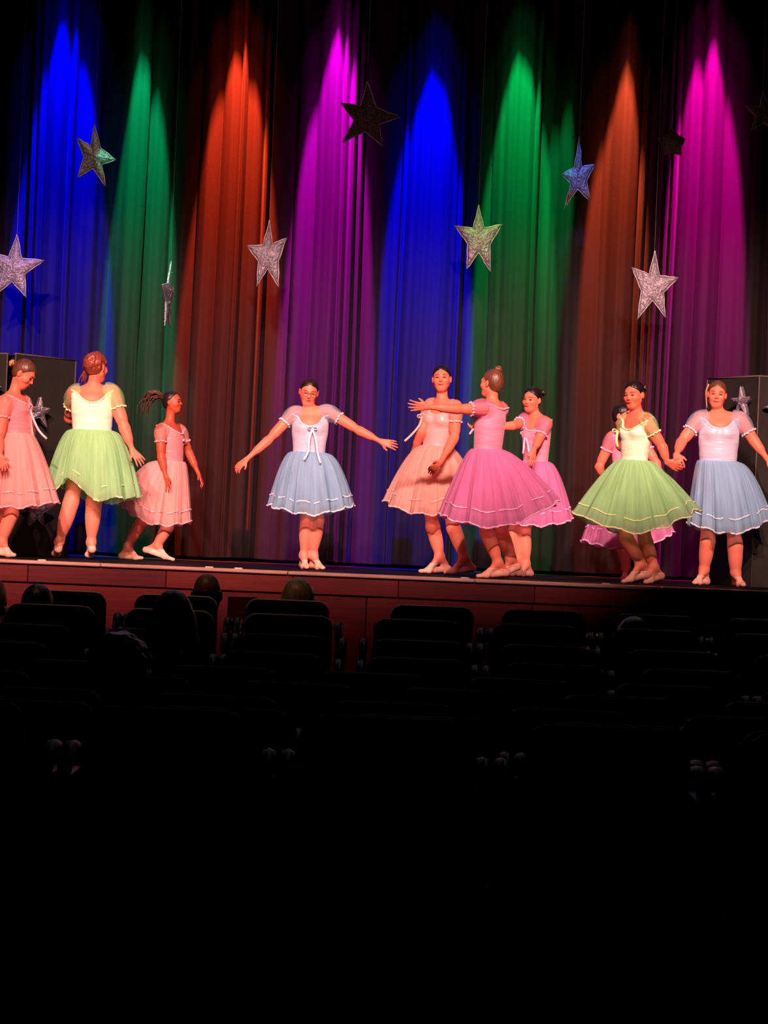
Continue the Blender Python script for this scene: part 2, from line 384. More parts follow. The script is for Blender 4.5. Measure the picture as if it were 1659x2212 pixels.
# ------------------------------------------------------------------ curtain in overlapping pleated panels
def velvet():
    M = mat('grey_velvet', (0.0088, 0.0064, 0.0072), 0.7, sheen=0.02, spec=0.10, bump=(160, 0.25, 0.004, (1, 1, 0.15)))
    return M
M_curtain = velvet()
cur = empty('stage_curtain', (0, CURTAIN_Y, STAGE_Z)); tag(cur, 'full-width pleated backdrop curtain lit in coloured stripes behind the dancers', 'curtain')
crng = np.random.default_rng(11)
seams = [-5.9] + [(p - 829.5) / 245 for p in (278, 606, 838, 1176, 1616)] + [5.9]
for si in range(len(seams) - 1):
    x0, x1 = seams[si] - 0.02, seams[si + 1] + 0.03
    nx = int((x1 - x0) / 0.008); xs = np.linspace(x0, x1, nx)
    yb = np.zeros(nx); x = x0; wobble = crng.uniform(0, 6, 4)
    while x < x1:
        wd = crng.choice([crng.uniform(0.05, 0.08), crng.uniform(0.15, 0.25), crng.uniform(0.28, 0.48)], p=[0.32, 0.36, 0.32])
        am = min(0.035 + 0.2 * wd, 0.085) * crng.uniform(0.7, 1.1); sk = crng.uniform(0.65, 1.6)
        if wd < 0.085: am = 0.075 * crng.uniform(0.8, 1.35)
        t = (xs - x) / wd; mk = (t >= 0) & (t < 1)
        yb[mk] -= am * np.sin(PI * np.clip(t[mk], 0, 1) ** sk) ** 0.75
        x += wd
    yb += 0.006 * np.sin(xs * 41 + wobble[0]) + 0.0022 * np.sin(xs * 97 + wobble[1]) + 0.010 * np.sin(xs * 17 + wobble[3])
    zs = np.concatenate([[STAGE_Z + 0.03, STAGE_Z + 0.034, STAGE_Z + 0.04], np.linspace(STAGE_Z + 0.3, 8.58, 25), [8.6]])
    V = np.zeros((len(zs), nx, 3))
    for k, z in enumerate(zs):
        tz = (z - 1) / 7.6
        V[k, :, 0] = xs + 0.012 * np.sin(z * 0.9 + xs * 3 + wobble[2]); V[k, :, 1] = CURTAIN_Y + yb * (0.82 + 0.25 * (1 - tz)) + (0.03 if si % 2 else 0) + 0.01 * np.sin(z * 1.3 + xs * 5)
        V[k, :, 2] = z
    V[0, :, 2] += 0.006 * np.sin(xs * 9)
    idx = np.arange(len(zs) * nx).reshape(len(zs), nx)
    q = np.stack([idx[:-1, :-1].ravel(), idx[:-1, 1:].ravel(), idx[1:, 1:].ravel(), idx[1:, :-1].ravel()], 1)
    o = obj('curtain_panel', shift(mesh_from(V.reshape(-1, 3), q), cur.location), M_curtain, cur)
    sd = o.modifiers.new('thickness', 'SOLIDIFY'); sd.thickness = 0.004; sd.offset = 1

# ------------------------------------------------------------------ black boxes at the wings
M_box = mat('black_cloth', (0.030, 0.028, 0.024), 0.75, spec=0.2, noise=(5, (0.022, 0.02, 0.018), 0.3), bump=(60, 0.2, 0.004))
M_boxedge = mat('box_edge', (0.10, 0.08, 0.07), 0.7, spec=0.2)
M_foil = mat('silver_foil', (0.30, 0.28, 0.34), 0.42, metal=0.45, spec=0.6, noise=(28, (0.14, 0.12, 0.15), 0.2), bump=(55, 0.9, 0.012))
M_foil_unlit = mat('unlit_foil', (0.16, 0.12, 0.12), 0.3, metal=0.3, spec=0.8, noise=(60, (0.05, 0.035, 0.04), 0.4), bump=(120, 1.0, 0.01))  # silver foil with the shade above the wash put into its colour
M_foil_edge = mat('foil_edge', (0.50, 0.46, 0.46), 0.35, metal=0.4)
M_glint = mat('sequin', (0.9, 0.88, 0.85), 0.15, metal=0.9)
def star_outline(ro, ri, n=5, wob=0.0, rg=None):
    pts = []
    for i in range(2 * n):
        r_ = ro if i % 2 == 0 else ri
        if rg is not None: r_ *= 1 + wob * rg.uniform(-1, 1)
        a = PI / 2 + PI * i / n
        pts.append((r_ * math.cos(a), r_ * math.sin(a)))
    return pts
def star_mesh(pts, th, puff, sub=6):
    """padded five-pointed star: rim at half thickness, faces puffed towards the middle"""
    v = []; f = []; n = len(pts)
    for sgn in (-1, 1):
        base = len(v)
        for j in range(sub):
            t = 1 - j / sub
            for (x_, z_) in pts:
                v.append((x_ * t, sgn * (th / 2 + puff * (1 - t) ** 0.7 + (0.0 if j == 0 else 0.004)), z_ * t))
        v.append((0, sgn * (th / 2 + puff + 0.004), 0)); c_ = len(v) - 1
        for j in range(sub - 1):
            for i in range(n):
                q = (base + j * n + i, base + j * n + (i + 1) % n, base + (j + 1) * n + (i + 1) % n, base + (j + 1) * n + i)
                f.append(q if sgn > 0 else q[::-1])
        for i in range(n):
            q = (base + (sub - 1) * n + i, base + (sub - 1) * n + (i + 1) % n, c_); f.append(q if sgn > 0 else q[::-1])
    h = sub * n + 1
    for i in range(n): f.append((i, (i + 1) % n, h + (i + 1) % n, h + i))
    return mesh_from(v, f, False)
SEQUIN = MB().ellipsoid((0, 0, 0), (0.006, 0.004, 0.006), None, 6, 4).mesh(True); SEQUIN.materials.append(M_glint)
def star(tips, Y, label, dark=False, th=0.035, string=True, turn=0.0, group=None, ratio=0.40, thick_rim=False, seed=1, hang=7.4):
    """tips: five outer points in picture order (top, right, lower right, lower left, left)"""
    rg = random.Random(seed)
    P5 = [W(px, py, Y) for px, py in tips]; c = sum(P5) / 5
    o = empty('hanging_star' if string else 'star_decoration', c, R(turn)); cs = math.cos(R(turn))
    pts = []
    A = [np.array([(q[0] - c[0]) / cs, q[2] - c[2]]) for q in P5]
    for i in range(5):
        a, b = A[i], A[(i + 1) % 5]; i_ = nrm(a + b) * (np.linalg.norm(a) + np.linalg.norm(b)) / 2 * ratio
        pts += [tuple(a), tuple(i_)]
    # a few extra points along each edge give the wavy, hand-cut rim
    wp = []
    for i in range(10):
        a = np.array(pts[i]); b = np.array(pts[(i + 1) % 10]); nn = np.array([a[1] - b[1], b[0] - a[0]]); 
        for k in range(4):
            t = k / 4; wp.append(tuple(a + (b - a) * t + (nn * rg.uniform(-0.018, 0.018) if k else 0)))
    obj('star_body', star_mesh(wp, th, min(0.022, th)), M_foil_unlit if dark else M_foil, o)
    mb = MB(); rim = [(q[0], -th / 2 - 0.001, q[1]) for q in wp]; rim.append(rim[0])
    mb.tube(rim, 0.011 if thick_rim else 0.0035, 6, False); obj('star_rim', mb.mesh(True), M_foil_unlit if thick_rim else M_foil_edge, o)
    for k in range(7):
        i = rg.randrange(len(wp)); t = rg.uniform(0.05, 0.75)
        q = bpy.data.objects.new('sequin', SEQUIN); C.objects.link(q); q.parent = o
        q.location = (wp[i][0] * t, -th / 2 - 0.006 - 0.022 * (1 - t) ** 0.7, wp[i][1] * t)
    if string:
        top = P5[0] - c
        obj('string', MB().tube([(top[0] / cs, 0, top[2] - 0.01), (top[0] / cs, 0, hang - c[2])], 0.0016, 5).mesh(True), M_string, o)
    tag(o, label, 'star', group)
    return o
M_string = mat('fishing_line', (0.35, 0.33, 0.32), 0.4)
SY = 20.9
star([(37, 507), (97, 563), (57, 643), (-14, 641), (-25, 545)], 21.2, 'big silver glitter star cut by the left edge of the photo above the black box', seed=2)
star([(205, 268), (252, 346), (229, 404), (168, 384), (166, 297)], 21.2, 'silver foil star turned sideways in front of the blue curtain stripe', seed=3, ratio=0.40)
star([(368, 563), (370.5, 616), (364, 702), (358, 706), (356.5, 622)], 21.2, 'silver star seen edge-on as a thin sliver before the green curtain stripe', seed=4, turn=84, ratio=0.42, th=0.010)
star([(582, 476), (620, 514), (602, 621), (555, 619), (533, 531)], SY, 'silver foil star hanging before the right side of the orange curtain stripe', seed=5)
star([(793, 176), (866, 253), (828, 317), (740, 309), (735, 222)], SY - 0.2, 'large silver star coloured dark as unlit between the magenta and the middle blue stripe', dark=True, seed=6)
star([(1034, 443), (1086, 484), (1060, 589), (1008, 582), (981, 487)], 21.2, 'gold-green lit silver star between the blue and green curtain stripes', seed=7)
star([(1251, 297), (1285, 355), (1275, 437), (1218, 452), (1212, 377)], 21.2, 'narrow silver star lit blue and green left of the orange-brown stripe', seed=8, ratio=0.38)
star([(1414, 541), (1465, 600), (1437, 686), (1377, 690), (1364, 577)], SY, 'pale pinkish silver glitter star at the lower right above the green dancer', seed=9)
star([(1451, 279), (1478, 303), (1467, 334), (1435, 333), (1423, 300)], SY - 0.1, 'small rounded star with a thick rim, coloured dark as unlit, before the pink stripe', dark=True, seed=10, ratio=0.66, thick_rim=True, th=0.05)
star([(1648, 199), (1690, 240), (1677, 286), (1622, 282), (1611, 229)], SY, 'glitter star coloured dark as unlit, cut by the right edge of the photo', dark=True, seed=12)

def wing_box(corners, z1, label, Y_, shrink=0):
    """upright black box from a list of floor corner points (front edge points left to right then back)"""
    c = np.mean([(a, b) for a, b in corners], 0); o = empty('black_box', (c[0], c[1], STAGE_Z)); n = len(corners)
    v = [(a - c[0], b - c[1], z) for z in (0.0, z1 - STAGE_Z) for a, b in corners]
    f = [tuple(range(n))[::-1], tuple(range(n, 2 * n))] + [(i, (i + 1) % n, n + (i + 1) % n, n + i) for i in range(n)]
    obj('box_body', mesh_from(v, f, False), M_box, o)
    for i in range(n):
        a, b = v[n + i], v[n + (i + 1) % n]
        obj('edge_strip', MB().tube([a, b], 0.007, 6).mesh(True), M_boxedge, o)
        obj('edge_strip', MB().tube([v[i], v[n + i]], 0.006, 6).mesh(True), M_boxedge, o)
    return tag(o, label, 'box')
# left pair
def XYat(px, py, Y): p = W(px, py, Y); return (p[0], p[1])
zl = W(85, 771, 20.9)[2]
wing_box([XYat(20, 1100, 20.4), XYat(150, 1100, 21.0), XYat(135, 1100, 21.25), XYat(8, 1100, 20.9)], W(20, 763, 20.4)[2], 'tall black box with two silver stars behind the leftmost pink dancer', 20.9)
wing_box([XYat(-190, 1100, 20.8), XYat(2, 1100, 20.25), XYat(8, 1100, 20.65), XYat(-175, 1100, 21.2)], W(2, 763, 20.25)[2], 'tall black box cut by the left edge of the photo', 20.9)
# right box: two visible faces with a corner between them
wing_box([XYat(1517, 1100, 20.75), XYat(1629, 1100, 20.1), XYat(1760, 1100, 20.45), XYat(1650, 1100, 21.0)], W(1642, 812, 20.1)[2], 'tall black box with silver stars behind the right blue dancer', 20.5)
star([(86, 858), (103, 882), (96, 921), (70, 905), (66, 880)], 20.56, 'small silver star on the left black box beside the pink bow', string=False, th=0.03, seed=21, turn=50)
star([(76, 1052), (108, 1092), (90, 1137), (64, 1135), (45, 1092)], 20.52, 'silver star low on the left black box under the pink skirt', string=False, th=0.03, seed=22, turn=50)
star([(-10, 800), (6, 838), (3, 868), (-30, 868), (-36, 825)], 20.22, 'silver star on the box at the left edge of the photo', string=False, th=0.03, seed=23, turn=-38)
star([(1603, 835), (1621, 859), (1613, 898), (1593, 893), (1585, 860)], 20.18, 'small silver star on the black box over the shoulder of the blue dancer', string=False, th=0.03, seed=24, ratio=0.36, turn=-56)
star([(1672, 850), (1700, 875), (1690, 905), (1662, 893), (1648, 881)], 20.13, 'silver star on the side of the right black box, cut by the photo edge', string=False, th=0.03, seed=25, turn=33)

# ------------------------------------------------------------------ auditorium seats
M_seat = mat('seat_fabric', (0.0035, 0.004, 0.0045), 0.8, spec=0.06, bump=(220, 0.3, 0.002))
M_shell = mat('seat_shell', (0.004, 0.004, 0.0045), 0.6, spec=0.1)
M_glint_strip = mat('seat_glint', (0.65, 0.52, 0.58), 0.35, spec=0.6)  # pale colour paints the thin stage glint along the seat tops
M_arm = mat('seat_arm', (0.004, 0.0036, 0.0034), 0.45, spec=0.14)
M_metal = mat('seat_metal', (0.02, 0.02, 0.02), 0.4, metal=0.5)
def rounded_panel(w_, h_, th, r_, tilt, z0, y0, n=6, bev=0.012):
    pts = []
    for cx, cz, a0 in ((w_ / 2 - r_, h_ - r_, 0), (-w_ / 2 + r_, h_ - r_, PI / 2), (-w_ / 2 + 0.03, 0.03, PI), (w_ / 2 - 0.03, 0.03, 1.5 * PI)):
        rr = r_ if cz > 0.1 else 0.03
        for k in range(n + 1):
            a = a0 + PI / 2 * k / n; pts.append((cx + rr * math.cos(a), cz + rr * math.sin(a)))
    v = []; f = []; N = len(pts); cx, cz = 0, h_ / 2
    rings = [(-th / 2 + 0.001, 0.90), (-th / 2, 0.96), (-th / 2 + bev, 1.0), (th / 2 - bev, 1.0), (th / 2, 0.96), (th / 2, 0.90)]
    for yy, s_ in rings:
        for (x_, z_) in pts: v.append((cx + (x_ - cx) * s_, yy, cz + (z_ - cz) * (1 - (1 - s_) * 0.8)))
    for j in range(len(rings) - 1):
        for i in range(N): f.append((j * N + i, (j + 1) * N + i, (j + 1) * N + (i + 1) % N, j * N + (i + 1) % N))
    f += [tuple(range(N)), tuple(range((len(rings) - 1) * N, len(rings) * N))[::-1]]
    T = Matrix.Translation((0, y0, z0)) @ Matrix.Rotation(tilt, 4, 'X')
    me = mesh_from(v, f, True); me.transform(T); return me
def make_seat():
    o = empty('theatre_seat', (0, 0, 0))
    # the seat faces the stage (+Y); the back shell is on the camera side
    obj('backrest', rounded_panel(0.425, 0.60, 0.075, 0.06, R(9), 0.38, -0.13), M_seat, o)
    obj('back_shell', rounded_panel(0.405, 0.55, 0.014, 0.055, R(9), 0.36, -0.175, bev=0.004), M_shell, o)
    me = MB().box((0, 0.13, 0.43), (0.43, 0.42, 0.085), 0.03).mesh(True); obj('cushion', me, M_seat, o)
    T = Matrix.Translation((0, -0.13, 0.38)) @ Matrix.Rotation(R(9), 4, 'X'); pp = []
    for k in range(9):
        a = PI - PI / 2 * k / 8; pp.append(T @ Vector((-0.1525 + 0.061 * math.cos(a), 0.0, 0.54 + 0.061 * math.sin(a))))
    for k in range(9):
        a = PI / 2 - PI / 2 * k / 8; pp.append(T @ Vector((0.1525 + 0.061 * math.cos(a), 0.0, 0.54 + 0.061 * math.sin(a))))
    obj('glint_strip', MB().tube(pp, 0.0035, 6).mesh(True), M_glint_strip, o)
    for s_ in (-1, 1):
        pts = [(s_ * 0.262, -0.17, 0.70), (s_ * 0.262, -0.16, 0.80), (s_ * 0.262, -0.08, 0.85), (s_ * 0.262, 0.05, 0.84), (s_ * 0.262, 0.14, 0.79), (s_ * 0.262, 0.16, 0.70)]
        arm = obj('armrest', MB().tube(pts, [0.018, 0.020, 0.022, 0.022, 0.020, 0.015], 8).mesh(True), M_arm, o)
        sd_ = MB().box((s_ * 0.262, 0.0, 0.40), (0.026, 0.28, 0.79), 0.010).box((s_ * 0.262, 0.02, 0.012), (0.05, 0.36, 0.024), 0.004)
        obj('side_standard', sd_.mesh(), M_metal, o)
    return o
proto = make_seat()
def copy_tree(o, parent=None):
    c = o.copy(); C.objects.link(c); c.parent = parent
    for ch in o.children: copy_tree(ch, c)
    return c
ROWNAME = ['front', 'second', 'third', 'fourth', 'fifth', 'sixth', 'seventh', 'eighth', 'ninth', 'tenth', 'eleventh']
ORD = ['first', 'second', 'third', 'fourth', 'fifth', 'sixth', 'seventh', 'eighth', 'ninth', 'tenth']
used = False
SEATS = {}
for ri, (d, h, x0, gap) in enumerate(ROWS):
    half = 829.5 / F * d + 0.28; xs = []
    for k in range(-9, 10):
        xx = x0 + 0.575 * k - (gap if k < 0 else 0)
        if abs(xx) < half: xs.append(xx)
    for j, xx in enumerate(xs):
        o = proto if not used else copy_tree(proto); used = True
        zz = CAM[2] - h - SEAT_H
        o.location = (xx, d, zz); SEATS[ri, j] = o
        tag(o, 'dark theatre seat, %s row from the stage, %s from the left' % (ROWNAME[ri], ORD[j]), 'seat', 'theatre seats in the %s row' % ROWNAME[ri])

# ------------------------------------------------------------------ small things on and before the stage edge
for px, dy, col, lab in ((90, 0.10, (0.8, 0.85, 0.6), 'pale green tape scrap on the stage edge by the green dancer'), (452, 0.08, (0.7, 0.9, 0.65), 'greenish white tape scrap on the stage edge above the bald man'),
                         (515, 0.13, (0.9, 0.95, 0.8), 'whitish tape scrap on the stage edge right of the bald man'), (1005, 0.07, (0.55, 0.85, 0.85), 'pale turquoise tape scrap on the stage edge by the coral dancer\'s shoe'),
                         (1310, 0.09, (0.8, 0.7, 0.6), 'beige tape scrap on the stage edge left of the front green dancer')):
    p = W(px, 1230, EDGE_Y + dy)
    o = obj('tape_scrap', MB().box((0, 0, 0), (0.06, 0.045, 0.01), 0.004).mesh(), mat('tape', col, 0.45), None, (p[0], EDGE_Y + dy, STAGE_Z + 0.005)); tag(o, lab, 'tape')
M_wood = mat('brown_wood', (0.16, 0.10, 0.04), 0.5, noise=(8, (0.10, 0.06, 0.03), 0.2, (1, 1, 6)))
p = W(527, 1290, 17.4)
bz = empty('wooden_box', (p[0], 17.4, floor_z(17.4))); tag(bz, 'small brown wooden box standing before the stage beside the bald man', 'box')
hb = p[2] - floor_z(17.4)
obj('box_body', MB().box((0, 0, hb / 2), (0.20, 0.2, hb), 0.01).mesh(), M_wood, bz)
obj('box_rim', MB().tube([(-0.1, -0.1, 0.02), (-0.1, -0.1, hb), (0.1, -0.1, hb)], 0.006, 6).mesh(True), M_boxedge, bz)

# ------------------------------------------------------------------ people
M_lips = mat('lips', (0.42, 0.02, 0.03), 0.4); M_eye = mat('dark_eye', (0.06, 0.012, 0.01), 0.3); M_brow = mat('eyebrow', (0.16, 0.03, 0.02), 0.8)
def skin(name, c): return mat(name, c, 0.5, spec=0.35, noise=(9, tuple(q * 0.86 for q in c), 0.2))
SKIN_A = skin('fair_skin', (0.90, 0.20, 0.12)); SKIN_B = skin('brown_skin', (0.50, 0.085, 0.04)); SKIN_C = skin('tan_skin', (0.84, 0.17, 0.095))
M_tights = mat('pale_tights', (0.86, 0.24, 0.155), 0.55, sheen=0.2)
M_slip = mat('ballet_canvas', (0.92, 0.48, 0.36), 0.6)
M_sole = mat('slipper_sole', (0.10, 0.05, 0.04), 0.8)
def hairm(name, c): return mat(name, c, 0.38, spec=0.5, noise=(40, tuple(q * 0.45 for q in c), 0.1, (1, 1, 0.25)), bump=(90, 0.7, 0.006, (1, 1, 0.2)))
HAIR = dict(dark=hairm('dark_hair', (0.022, 0.010, 0.008)), brown2=hairm('dark_brown_hair', (0.09, 0.030, 0.018)), brown=hairm('brown_hair', (0.16, 0.055, 0.03)), auburn=hairm('auburn_hair', (0.30, 0.055, 0.03)),
            black=hairm('black_hair', (0.012, 0.008, 0.008)), blond=hairm('blond_bun', (0.75, 0.36, 0.17)), grey=hairm('grey_hair', (0.35, 0.24, 0.15)))
DRESS = {}
def dress(key, bodice, skirt, ribbon, lo=0.55, hi=0.97):
    DRESS[key] = (mat(key + '_satin', bodice, 0.36, sheen=0.3, spec=0.5, bump=(7, 0.55, 0.02, (0.6, 0.6, 3))),
                  tulle(key + '_tulle', skirt, lo, hi), mat(key + '_ribbon', ribbon, 0.25, spec=0.9, sheen=0.2), tulle(key + '_sleeve_tulle', skirt, 0.28, 0.5),
                  tulle(key + '_petticoat', skirt, 0.6, 0.95), mat(key + '_trim', tuple((a + b) / 2 for a, b in zip(skirt, ribbon)), 0.5, sheen=0.3))
dress('pink', (0.94, 0.26, 0.28), (1.0, 0.60, 0.56), (1.0, 0.42, 0.50))
dress('coral', (0.88, 0.38, 0.38), (0.98, 0.60, 0.52), (1.0, 0.50, 0.45), 0.5, 0.92)
dress('purple', (0.88, 0.28, 0.42), (0.90, 0.34, 0.68), (1.0, 0.52, 0.80))
dress('blue', (0.52, 0.52, 0.66), (0.38, 0.66, 0.88), (0.72, 0.78, 0.92), 0.5, 0.92)
dress('green', (0.74, 0.92, 0.66), (0.48, 0.92, 0.46), (0.85, 1.0, 0.45))

def Bax(yaw, pitch=0.0, roll=0.0):
    """columns: right (viewer's right when facing us), forward, up; yaw 0 faces the lens, +90 faces picture right; pitch + looks down"""
    y = R(yaw); rv = np.array([math.cos(y), math.sin(y), 0]); fw = np.array([math.sin(y), -math.cos(y), 0]); up = np.array([0, 0, 1.0])
    p = R(pitch); fw2 = fw * math.cos(p) - up * math.sin(p); up2 = up * math.cos(p) + fw * math.sin(p)
    r_ = R(roll); rv3 = rv * math.cos(r_) + up2 * math.sin(r_); up3 = up2 * math.cos(r_) - rv * math.sin(r_)
    return np.stack([rv3, fw2, up3], 1)

def hand_prims(wr, tip, thumb, s, curl=20, spread=1.0, side=1):
    """palm, four jointed fingers of unequal length and a thumb leaving the side of the palm"""
    d = nrm(tip - wr); t = nrm(thumb - d * (thumb @ d)); n = nrm(np.cross(d, t)) * side    # n: palm normal, fingers curl to it
    P = []
    pl = 0.078 * s
    mcp = []
    for off, ln in ((0.029, 0.070), (0.010, 0.077), (-0.009, 0.072), (-0.027, 0.058)):
        m_ = wr + d * (pl - abs(off - 0.008) * 0.25 * s) + t * off * s
        mcp.append((m_, off, ln)); P.append(rc(wr + t * off * 0.45 * s, m_, 0.0135 * s, 0.0105 * s, 0.012))
    for m_, off, ln in mcp:
        a = R(curl * 0.5); dr = nrm(d + t * off * 5.5 * spread); p0 = m_; r0 = 0.0088
        for seg, q in enumerate((0.46, 0.30, 0.24)):
            dd = dr * math.cos(a) + n * math.sin(a); p1 = p0 + dd * ln * q * s
            P.append(rc(p0, p1, r0 * s, (r0 - 0.0009) * s, 0.003)); p0 = p1; r0 -= 0.0009; a += R(curl)
    b = wr + d * 0.022 * s + t * 0.020 * s; k_ = b + (d * 0.55 + t * 0.75 + n * 0.25) * 0.036 * s; e = k_ + (d * 0.85 + t * 0.45 + n * 0.25) * 0.030 * s
    P += [rc(b, k_, 0.0125 * s, 0.0098 * s, 0.012), rc(k_, e, 0.0098 * s, 0.0078 * s, 0.003)]
    return P

def head_prims(hc, M, s, ears=True):
    """s scales a 0.22 m tall head whose centre (eye level) is hc"""
    q = lambda x, f_, z: hc + M @ (np.array([x, f_, z]) * s)
    P = [el(q(0, -0.014, 0.022), M, np.array([0.071, 0.090, 0.083]) * s, 0.02), el(q(0, 0.022, -0.035), M, np.array([0.051, 0.060, 0.074]) * s, 0.035),
         rc(q(-0.011, 0.050, -0.090), q(0.011, 0.050, -0.090), 0.021 * s, 0.021 * s, 0.03),          # chin bar
         rc(q(-0.044, 0.005, -0.052), q(-0.014, 0.048, -0.087), 0.020 * s, 0.018 * s, 0.03), rc(q(0.044, 0.005, -0.052), q(0.014, 0.048, -0.087), 0.020 * s, 0.018 * s, 0.03),
         rc(q(-0.036, 0.052, -0.028), q(-0.038, 0.045, -0.03), 0.027 * s, 0.027 * s, 0.02), rc(q(0.036, 0.052, -0.028), q(0.038, 0.045, -0.03), 0.027 * s, 0.027 * s, 0.02),
         rc(q(-0.028, 0.072, 0.016), q(0.028, 0.072, 0.016), 0.011 * s, 0.011 * s, 0.02),               # brow ridge
         rc(q(0, 0.078, 0.004), q(0, 0.098, -0.030), 0.007 * s, 0.0100 * s, 0.010),                      # nose
         rc(q(-0.010, 0.088, -0.034), q(0.010, 0.088, -0.034), 0.0075 * s, 0.0075 * s, 0.008),           # nostrils
         rc(q(-0.014, 0.077, -0.060), q(0.014, 0.077, -0.060), 0.010 * s, 0.010 * s, 0.012)]             # lips bulge
    if ears:
        for sg in (-1, 1):
            T = M @ np.array([[math.cos(0.35 * sg), -math.sin(0.35 * sg), 0], [math.sin(0.35 * sg), math.cos(0.35 * sg), 0], [0, 0, 1]])
            P.append(el(q(sg * 0.077, -0.010, -0.012), T, np.array([0.007, 0.019, 0.030]) * s, 0.004))
    cut = [el(q(sg * 0.031, 0.090, 0.001), M, np.array([0.015, 0.013, 0.010]) * s, 0.012) for sg in (-1, 1)]
    cut += [rc(q(-0.012, 0.100, -0.0475), q(0.012, 0.100, -0.0475), 0.008 * s, 0.008 * s, 0.01)]
    return P, cut

def add_face(root, loc, hp, hc, M, s, glasses=False, smile=0.0, closed=False):
    q = lambda x, f_, z: hc + M @ (np.array([x, f_, z]) * s)
    fw = M[:, 1]
    for sg in (-1, 1):
        p = trace(hp, q(sg * 0.031, 0.16, -0.001), -fw) - fw * 0.003 * s
        mb = MB(); mb.ellipsoid(p, np.array([0.0150, 0.0080, 0.0050 if not closed else 0.0032]) * s, M, 12, 8)
        obj('eye', shift(mb.mesh(True), loc), M_eye, root)
        pts = []
        for k in range(6):
            x = sg * (0.013 + 0.036 * k / 5); z = 0.019 + 0.007 * math.sin(PI * (0.25 + 0.6 * k / 5)) - 0.003
            pts.append(trace(hp, q(x, 0.16, z), -fw) + fw * 0.0004)
        obj('eyebrow', shift(MB().tube(pts, [0.0018, 0.003, 0.0032, 0.003, 0.0024, 0.0012], 6).mesh(True), loc), M_brow, root)
    pts = []; pt2 = []
    for k in range(9):
        t = k / 8 * 2 - 1; x = 0.023 * t; z = -0.0605 + smile * 0.008 * t * t
        pts.append(trace(hp, q(x, 0.16, z), -fw) + fw * 0.0008)
    rr = [0.0016 + 0.0048 * (1 - (k / 4 - 1) ** 2) for k in range(9)]
    obj('lips', shift(MB().tube(pts, [r_ * s for r_ in rr], 6).mesh(True), loc), M_lips, root)
    if glasses:
        mb = MB()
        for sg in (-1, 1):
            ring = [q(sg * 0.033 + 0.023 * math.cos(a), 0.098, -0.002 + 0.016 * math.sin(a)) for a in np.linspace(0, 2 * PI, 17)]
            mb.tube(ring, 0.0016, 5, False); mb.tube([q(sg * 0.056, 0.098, 0.002), q(sg * 0.075, 0.04, 0.004), q(sg * 0.080, 0.0, 0.0)], 0.0015, 5)
        mb.tube([q(-0.010, 0.098, 0.002), q(0.010, 0.098, 0.002)], 0.0016, 5)
        g = obj('glasses', shift(mb.mesh(True), loc), mat('glasses_frame', (0.25, 0.03, 0.03), 0.3), root)

def bun_mesh(c, r_, ax):
    """coiled bun: a thick spiral rope"""
    mb = MB(); ax = nrm(ax); a = nrm(np.cross(ax, (0.2, 0.3, 0.9))); b = np.cross(ax, a); pts = []; rs = []
    for k in range(46):
        t = k / 45; an = t * 2 * PI * 2.6; rad = r_ * (0.72 * (1 - t) ** 0.7 + 0.04)
        pts.append(c + (a * math.cos(an) + b * math.sin(an)) * rad + ax * r_ * (0.75 * t - 0.15)); rs.append(r_ * (0.40 - 0.12 * t) * (1 + 0.12 * math.sin(an * 5)))
    mb.tube(pts, rs, 9); mb.ellipsoid(c, (r_ * 0.72,) * 3, None, 14, 8)
    return mb.mesh(True)

def foot_prims(ank, heel, toe, s, w_=1.0):
    h = heel + np.array([0, 0, 0.022 * s]); t = toe; ball = heel + (toe - heel) * 0.70 + np.array([0, 0, 0.004]); d = nrm(toe - heel); sd = nrm(np.cross(d, (0, 0, 1.0)))
    return [rc(ank, h, 0.032 * s * w_, 0.026 * s, 0.03), rc(ank, ball + np.array([0, 0, 0.012 * s]), 0.030 * s * w_, 0.018 * s, 0.03), rc(h - np.array([0, 0, 0.004]), ball + sd * 0.006, 0.022 * s, 0.020 * s, 0.02),
            rc(ball - sd * 0.016 * s, ball + sd * 0.018 * s, 0.016 * s, 0.018 * s, 0.02), rc(ball - sd * 0.013 * s, t - sd * 0.010 * s, 0.015 * s, 0.010 * s, 0.015), rc(ball + sd * 0.012 * s, t + sd * 0.006 * s, 0.017 * s, 0.011 * s, 0.015)]

